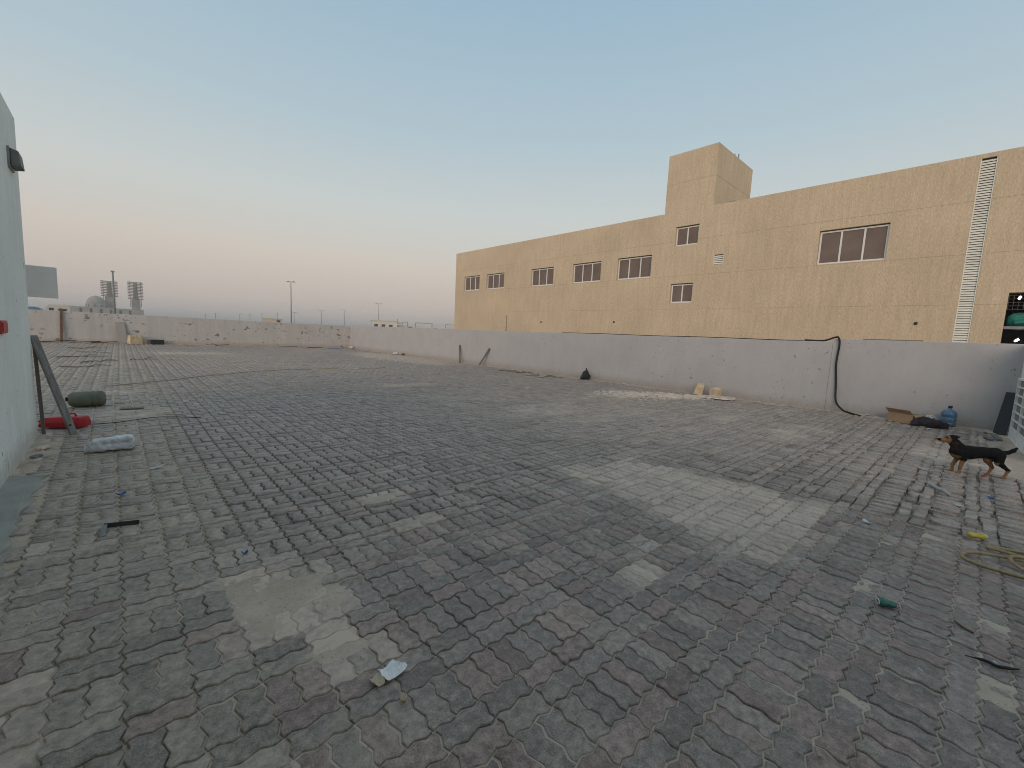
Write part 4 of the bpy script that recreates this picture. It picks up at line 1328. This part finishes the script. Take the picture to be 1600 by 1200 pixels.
can(3.50, .215, R(115), .030, .085, MAT['greencan'], 'crushed dark green can with a white rim on the near right paving', 'drink_can')
can(5.47, -.165, R(-60), .032, .115, MAT['yellow'], 'crushed yellow can lying on the edge of the straight pavers', 'drink_can')
t = empty('white_stick', (7.2, .14, gz(7.2, .14)), 0, 'broken white plastic stick lying on the loose pavers before the dog', 'stick')
MB().tube([(.19, .11, .02), (.08, .07, .032), (.0, .02, .02), (-.10, -.035, .028), (-.19, -.10, .015)], [.012, .02, .016, .021, .014], 8).build('shaft', MAT['dull'], t)
MB().tube([(.0, .02, .02), (.01, -.05, .015), (-.02, -.10, .012)], .009, 6).build('splinter', MAT['dull'], t)
scraps = [(.219, 5.765, .16, .035, .3, 'paper', 'white paper strip on the left paving beyond the bracket'), (5.11, .53, .07, .04, 1.0, 'paper', 'small white paper scrap left of the yellow can'), (6.56, -.05, .13, .07, .9, 'dull', 'white sheet scrap on the loose pavers below the dog'),
          (-.045, 5.016, .06, .04, .5, 'bluepl', 'blue plastic scrap on the left paving behind the bracket'), (.576, 3.24, .035, .025, .2, 'bluepl', 'tiny blue plastic scrap left of the sand patch'), (.837, 1.497, .04, .025, .9, 'tanpaper', 'tan cardboard scrap just in front of the white paper packet'),
          (8.25, .32, .16, .04, 1.2, 'dull', 'white strip lying in front of the dog'), (8.5, -.22, .06, .05, .2, 'red', 'red scrap on the pavers under the dog'), (9.3, 9.4, .2, .12, .2, 'paper', 'white scrap on the middle of the paving before the black bag'), (3.0, 20.9, .25, .15, .1, 'paper', 'white scrap on the far paving beyond the rope'),
          (11.9, 22.9, .35, .2, .5, 'paper', 'white scrap on the far sandy paving'), (6.7, 16.9, .7, .1, .0, 'paper', 'white strip lying along the far rope'), (14.05, 9.0, .2, .15, .0, 'paper', 'white scrap at the foot of the right wall right of the black bag'), (14.1, 1.75, .14, .08, .4, 'paper', 'white scrap between the hose end and the cardboard box'), (12.9, .55, .10, .05, .3, 'paper', 'white scrap in front of the dark bag'),
          (7.3, -.28, .05, .04, .9, 'bluepl', 'blue plastic scrap between the loose pavers under the dog')]
for x, y, a_, b_, r_, mt, lb in scraps:
    o_ = crumple('litter_scrap', MAT[mt], a_, b_, .012, None, (x, y, gz(x, y) + .004), r_, 6)
    tag(o_, lb, 'litter', 'litter scraps on the paving')
for x, y, r_, lb in ((2.916, .018, .9, 'white cigarette butt on the near right paving'), (3.278, -.238, .6, 'white cigarette butt lying on the black rubber strip')):
    o_ = MB().tube([(-.012, 0, 0), (.012, 0, 0)], .004, 8).build('cigarette_butt', MAT['paper'], loc=(x, y, gz(x, y) + (.006 if 'near' in lb else .016)), rot=(0, 0, r_))
    tag(o_, lb, 'cigarette butt')
o_ = MB().tube(on_ground(wander([(3.24, -.13, 0), (3.27, -.20, 0), (3.26, -.25, 0), (3.32, -.32, 0)], 4, .002), .006), [.003] * 3 + [.008] * 8 + [.004] * 2, 6).build('rubber_strip', MAT['rubber'])
tag(o_, 'twisted black rubber strip on the paving at the right edge', 'strip')
o_ = MB().tube(on_ground(wander([(3.62, -.08, 0), (3.57, -.12, 0), (3.55, -.16, 0)], 3, .002), .006), .006, 6).build('twig', MAT['brownwood'])
tag(o_, 'short dark twig on the paving between can and rubber strip', 'twig')
# coil of rope at the right edge
rp = [(4.99, -.66, .0), (4.80, -.42, .0), (4.78, -.26, .0), (4.80, -.15, 0), (4.88, -.085, 0), (4.99, -.13, .012), (5.03, -.28, .03), (5.08, -.45, .03), (5.20, -.55, .02), (5.36, -.48, .01), (5.35, -.33, 0), (5.30, -.235, 0), (5.24, -.25, .012), (5.14, -.36, .04), (5.03, -.46, .05), (4.93, -.50, .02), (4.92, -.40, .015), (5.02, -.34, .05), (5.12, -.52, .05), (5.1, -.72, .02)]
q = wander(rp, 8, .002)
o_ = MB().tube([Vector((p.x, p.y, gz(p.x, p.y) + .016 + max(0, p.z))) for p in q], .0125, 8).build('rope', MAT['rope'])
tag(o_, 'tangled loops of thick tan rope on the paving at the right edge', 'rope')
# loose stones
vv = []; ff = []
stones = [(1.962, .244, .011), (1.905, .301, .008), (1.908, .449, .007), (1.606, 2.933, .012), (.70, 1.42, .008), (.95, 1.25, .006)]
for k in range(420):
    if k < 260:
        x, y = random.uniform(-.5, 5.4), random.uniform(-.3, 4.5)
    else:
        x, y = random.uniform(5, 14.2), random.uniform(-.4, 9)
    stones.append((x, y, random.choice((.0025, .003, .004, .005, .008)) * (1 if k < 260 else 2.2)))
for x, y, r_ in stones:
    b_ = len(vv); z = gz(x, y) + r_ * .5
    sc_ = [random.uniform(.7, 1.3) for _ in range(6)]
    for i, (dx, dy, dz) in enumerate(((1, 0, 0), (0, 1, 0), (-1, 0, 0), (0, -1, 0), (0, 0, .8), (0, 0, -.8))):
        vv.append((x + dx * r_ * sc_[i], y + dy * r_ * sc_[i], z + dz * r_ * sc_[i]))
    ff += [(b_ + i, b_ + (i + 1) % 4, b_ + 4) for i in range(4)] + [(b_ + (i + 1) % 4, b_ + i, b_ + 5) for i in range(4)]
t = MB().add(vv, ff).build('loose_grit', MAT['stone'])
tag(t, 'scattered grit and small stones on the paving', 'grit', kind='stuff')

# ------------------------------------------------------------------ beyond the walls
def street_lamp(x, y, h_, arm, lb, ang=.8):
    t_ = empty('street_lamp', (x, y, -.1), ang, lb, 'street lamp', 'street lamps beyond the far wall')
    MB().tube([(0, 0, 0), (0, 0, h_)], [.13, .07], 8).build('pole', MAT['lamp_metal'], t_)
    MB().bar((-arm, 0, h_), (arm, 0, h_), .08, .08).build('cross_arm', MAT['lamp_metal'], t_)
    for sgn in (-1, 1):
        MB().box(sgn * arm - .34 if sgn < 0 else arm - .12, sgn * arm + .12 if sgn < 0 else arm + .34, -.16, .16, h_ - .05, h_ + .12).build('lamp_head', MAT['lamp_metal'], t_, bevel=.03)


street_lamp(25.8, 95, 10.5, .45, 'tallest double headed street lamp beyond the far wall', -.75)
street_lamp(65.6, 140, 10.7, .75, 'double headed street lamp nearest the tan building', -.75)
street_lamp(63.4, 190, 8.75, .8, 'distant street lamp midway between the two tall lamps, left of its pair', -.75)
street_lamp(73.1, 190, 9.85, .8, 'distant street lamp midway between the two tall lamps, right of its pair', -.75)
street_lamp(52.7, 190, 7.3, .6, 'small distant street lamp just right of the tallest lamp', -.75)
for k, (x, h_) in enumerate(((31.5, 5.5), (35.7, 6.2), (46.1, 6.3), (50.7, 6.7), (56.3, 7.7), (63.7, 8.5))):
    t = empty('utility_pole', (x, 260, -.1), 0, ['faint distant pole, leftmost of six above the far wall', 'faint distant pole, second from the left above the far wall', 'faint distant pole, third from the left above the far wall', 'faint distant pole, fourth from the left above the far wall', 'faint distant pole just left of the pale far house', 'faint distant pole just above the pale far house'][k], 'pole', 'distant poles above the far wall')
    MB().tube([(0, 0, 0), (0, 0, h_)], .10, 6).build('shaft', MAT['lamp_metal'], t)
    MB().bar((-.5, 0, h_), (.5, 0, h_), .12, .12).build('cross_arm', MAT['lamp_metal'], t)
t = empty('floodlight_mast', (-.6, 120, -.1), 0, 'slender floodlight mast in front of the scaffolded minaret', 'mast')
MB().tube([(0, 0, 0), (0, 0, 10.8)], [.22, .12], 8).build('pole', MAT['lamp_metal'], t)
MB().box(-.28, .28, -.2, .2, 10.75, 11.05).build('lamp_head', MAT['lamp_metal'], t)

# mosque under construction
K = 2.0
t = empty('mosque', (-9.2, 340, -.1), 0, 'unfinished domed mosque with two scaffolded minarets far beyond the left wall', 'mosque')
T0 = Vector((-9.2, 340, -.1))


def loc_(x, y, z): return (x - T0.x, y - T0.y, z - T0.z)


MB().box(-9.6, 20.0, -8, 10, 0, 6.9).build('prayer_hall', MAT['fargrey'], t)
for x in (-6.0, -2.0, 2.0, 6.0, 10.0, 14.0): MB().box(x - .5, x + .5, -8.06, -8.0, 3.2, 6.0).build('window', MAT['farwin'], t)
MB().lathe([(4.4, 6.9), (4.4, 8.6), (4.1, 8.7)], 28).build('drum', MAT['fargrey'], t)
for k in range(10):
    a_ = k * .6283 + .2
    MB().box(-.3, .3, -.05, .05, 7.3, 8.2).build('drum_window', MAT['farwin'], t, loc=(4.40 * math.cos(a_), 4.40 * math.sin(a_), 0), rot=(0, 0, a_ + math.pi / 2))
MB().lathe([(4.1 * math.cos(a_), 8.7 + 4.6 * math.sin(a_)) for a_ in [k * math.pi / 20 for k in range(10)]] + [(.12, 13.3), (.1, 14.0), (0.01, 14.0)], 28).build('dome', MAT['fargrey'], t)
for mx_, my_, top_, lb in ((5.6, 8, 22.3, 'left'), (17.5, 26, 24.5, 'right')):
    mi = MB()
    mi.box(-2.1, 2.1, -2.1, 2.1, 0, 13.6)
    mi.lathe([(1.5, 13.6), (1.15, 16.5), (1.0, top_ - .5), (.9, top_)], 10, smooth=False)
    mo = mi.build('minaret', MAT['fargrey'], t, loc=(mx_, my_, 0))
    for cx_ in (-2.6, 2.6):
        for cy_ in (-2.6, 2.6):
            MB().bar((cx_, cy_, 9), (cx_, cy_, top_ + .4), .16, .16).build('scaffold_pole', MAT['scaf'], mo)
    src = None
    zz = 13.9
    while zz < top_ + .5:
        d_ = MB(); d_.box(-3.7, 3.7, -2.72, -2.5, 0, .26); d_.box(-3.7, 3.7, 2.5, 2.72, 0, .26); d_.box(-2.72, -2.5, -2.5, 2.5, 0, .26); d_.box(2.5, 2.72, -2.5, 2.5, 0, .26)
        if src is None:
            src = d_.build('scaffold_lift', MAT['scaf'], mo, loc=(0, 0, zz)); src['kind'] = 'stuff'
        else:
            i_ = inst(src, mo, (0, 0, zz)); i_['kind'] = 'stuff'
        zz += .93

# low white house beyond the corner of the walls
t = empty('white_house', (66, 112, -.1), R(-22), 'low white house with small dark windows beyond the corner of the walls', 'house')
MB().box(-14.0, -7.2, -1, 7, 0, 4.4).build('wall', MAT['farwhite'], t)
MB().box(-7.2, 13, 1.5, 8, 0, 3.55).build('rear_wing', MAT['farwhite'], t)
MB().box(-14.15, -7.05, -1.15, 7.1, 4.4, 4.6).build('parapet', MAT['farwhite'], t)
for x in (-13.0, -11.0, -9.0):
    wv = MB().box(x - .5, x + .5, -1.06, -1.0, 2.75, 3.45).build('window', MAT['farwin'], t)
    MB().box(x - .55, x + .55, -1.10, -1.0, 2.65, 2.75).build('sill', MAT['farwhite'], wv)
for x0_, x1_ in ((-5.8, -4.3), (-2.0, 2.8), (6.8, 10.5)):
    fr_ = MB(); fr_.bar((x0_, -1, 0), (x0_, -1, 4.3), .18, .18, (1, 0, 0)); fr_.bar((x1_, -1, 0), (x1_, -1, 4.3), .18, .18, (1, 0, 0)); fr_.bar((x0_ - .09, -1, 4.38), (x1_ + .09, -1, 4.38), .18, .16)
    fr_.build('gate_frame', MAT['fargrey'], t)
for x in (-3.2, 4.2, 8.6): MB().box(x - .6, x + .6, 1.44, 1.5, 2.3, 3.2).build('window', MAT['farwin'], t)
MB().tube([(-6.9, 2, 4.0), (-6.9, 2, 5.3)], .08, 6).build('roof_pipe', MAT['lamp_metal'], t)
MB().box(-7.1, -5.0, 2.2, 4, 4.0, 4.45).build('roof_tank', MAT['farwhite'], t)
t = empty('pale_house', (28.8, 122, -.1), -.2, 'small pale house just showing over the far wall left of the tallest lamp', 'house')
MB().box(-2.1, 2.1, -2, 3, 0, 3.2).build('wall', MAT['fartan'], t)
MB().box(-2.2, 2.2, -2.1, 3.1, 3.2, 3.35).build('roof', MAT['fartan'], t)
MB().box(.8, 1.6, -2.05, -2.0, 2.4, 3.0).build('window', MAT['farwin'], t)
# parked vehicles whose roofs show over the far wall
t = empty('camper_van', (-4.2, 60, -.1), 0, 'cream camper van roof showing over the far wall left of the mosque', 'van')
prof = [(-.95, .45), (-.95, 1.9), (-.85, 2.35), (-.6, 2.62), (.7, 2.68), (.82, 2.6), (.82, .45)]
mb = MB().add([(x, -1, z) for x, z in prof] + [(x, 1, z) for x, z in prof], [tuple(reversed(range(7))), tuple(7 + i for i in range(7))] + [(i, (i + 1) % 7, 7 + (i + 1) % 7, 7 + i) for i in range(7)])
mb.build('body', MAT['van'], t, bevel=.04)
MB().box(-.6, -.30, -1.02, -.99, 2.0, 2.3).build('window', MAT['farwin'], t)
MB().box(0, .55, -1.02, -.99, 1.7, 2.25).build('window', MAT['farwin'], t)
for x in (-.6, .5):
    for y in (-.9, .9): MB().lathe([(0, -.1), (.3, -.1), (.33, -.06), (.33, .06), (.3, .1), (0, .1)], 16).build('wheel', MAT['rubber'], t, loc=(x, y, .43), rot=(R(90), 0, 0))
t = empty('blue_car', (-5.0, 50, -.1), 0, 'blue vehicle roof showing over the far wall beside the white building', 'car')
prof = [(-1.6, .4), (-1.6, 1.3), (-1.1, 2.1), (.25, 2.22), (.55, 2.1), (.75, 1.4), (1.4, 1.1), (1.4, .4)]
mb = MB().add([(x, -.85, z) for x, z in prof] + [(x, .85, z) for x, z in prof], [tuple(reversed(range(8))), tuple(8 + i for i in range(8))] + [(i, (i + 1) % 8, 8 + (i + 1) % 8, 8 + i) for i in range(8)])
mb.build('body', MAT['bluevan'], t, bevel=.05)
MB().box(-.9, .3, -.87, -.84, 1.4, 2.0).build('window', MAT['farwin'], t)
for x in (-1.0, .85):
    for y in (-.75, .75): MB().lathe([(0, -.1), (.3, -.1), (.33, -.06), (.33, .06), (.3, .1), (0, .1)], 16).build('wheel', MAT['rubber'], t, loc=(x, y, .43), rot=(R(90), 0, 0))

# ------------------------------------------------------------------ dusty evening air
hm = bpy.data.materials.new('haze air'); hm.use_nodes = True
ht = hm.node_tree; ht.nodes.clear()
ho_ = ht.nodes.new('ShaderNodeOutputMaterial'); pv = ht.nodes.new('ShaderNodeVolumePrincipled')
pv.inputs['Color'].default_value = (.93, .90, .88, 1)
pv.inputs['Density'].default_value = .0009
pv.inputs['Anisotropy'].default_value = 0.1
ht.links.new(pv.outputs[0], ho_.inputs['Volume'])
hz = MB().box(-4100, 4100, -4100, 4100, -1.2, 27).build('haze', hm)
tag(hz, 'thin dusty evening haze over the open ground', 'haze', kind='stuff')
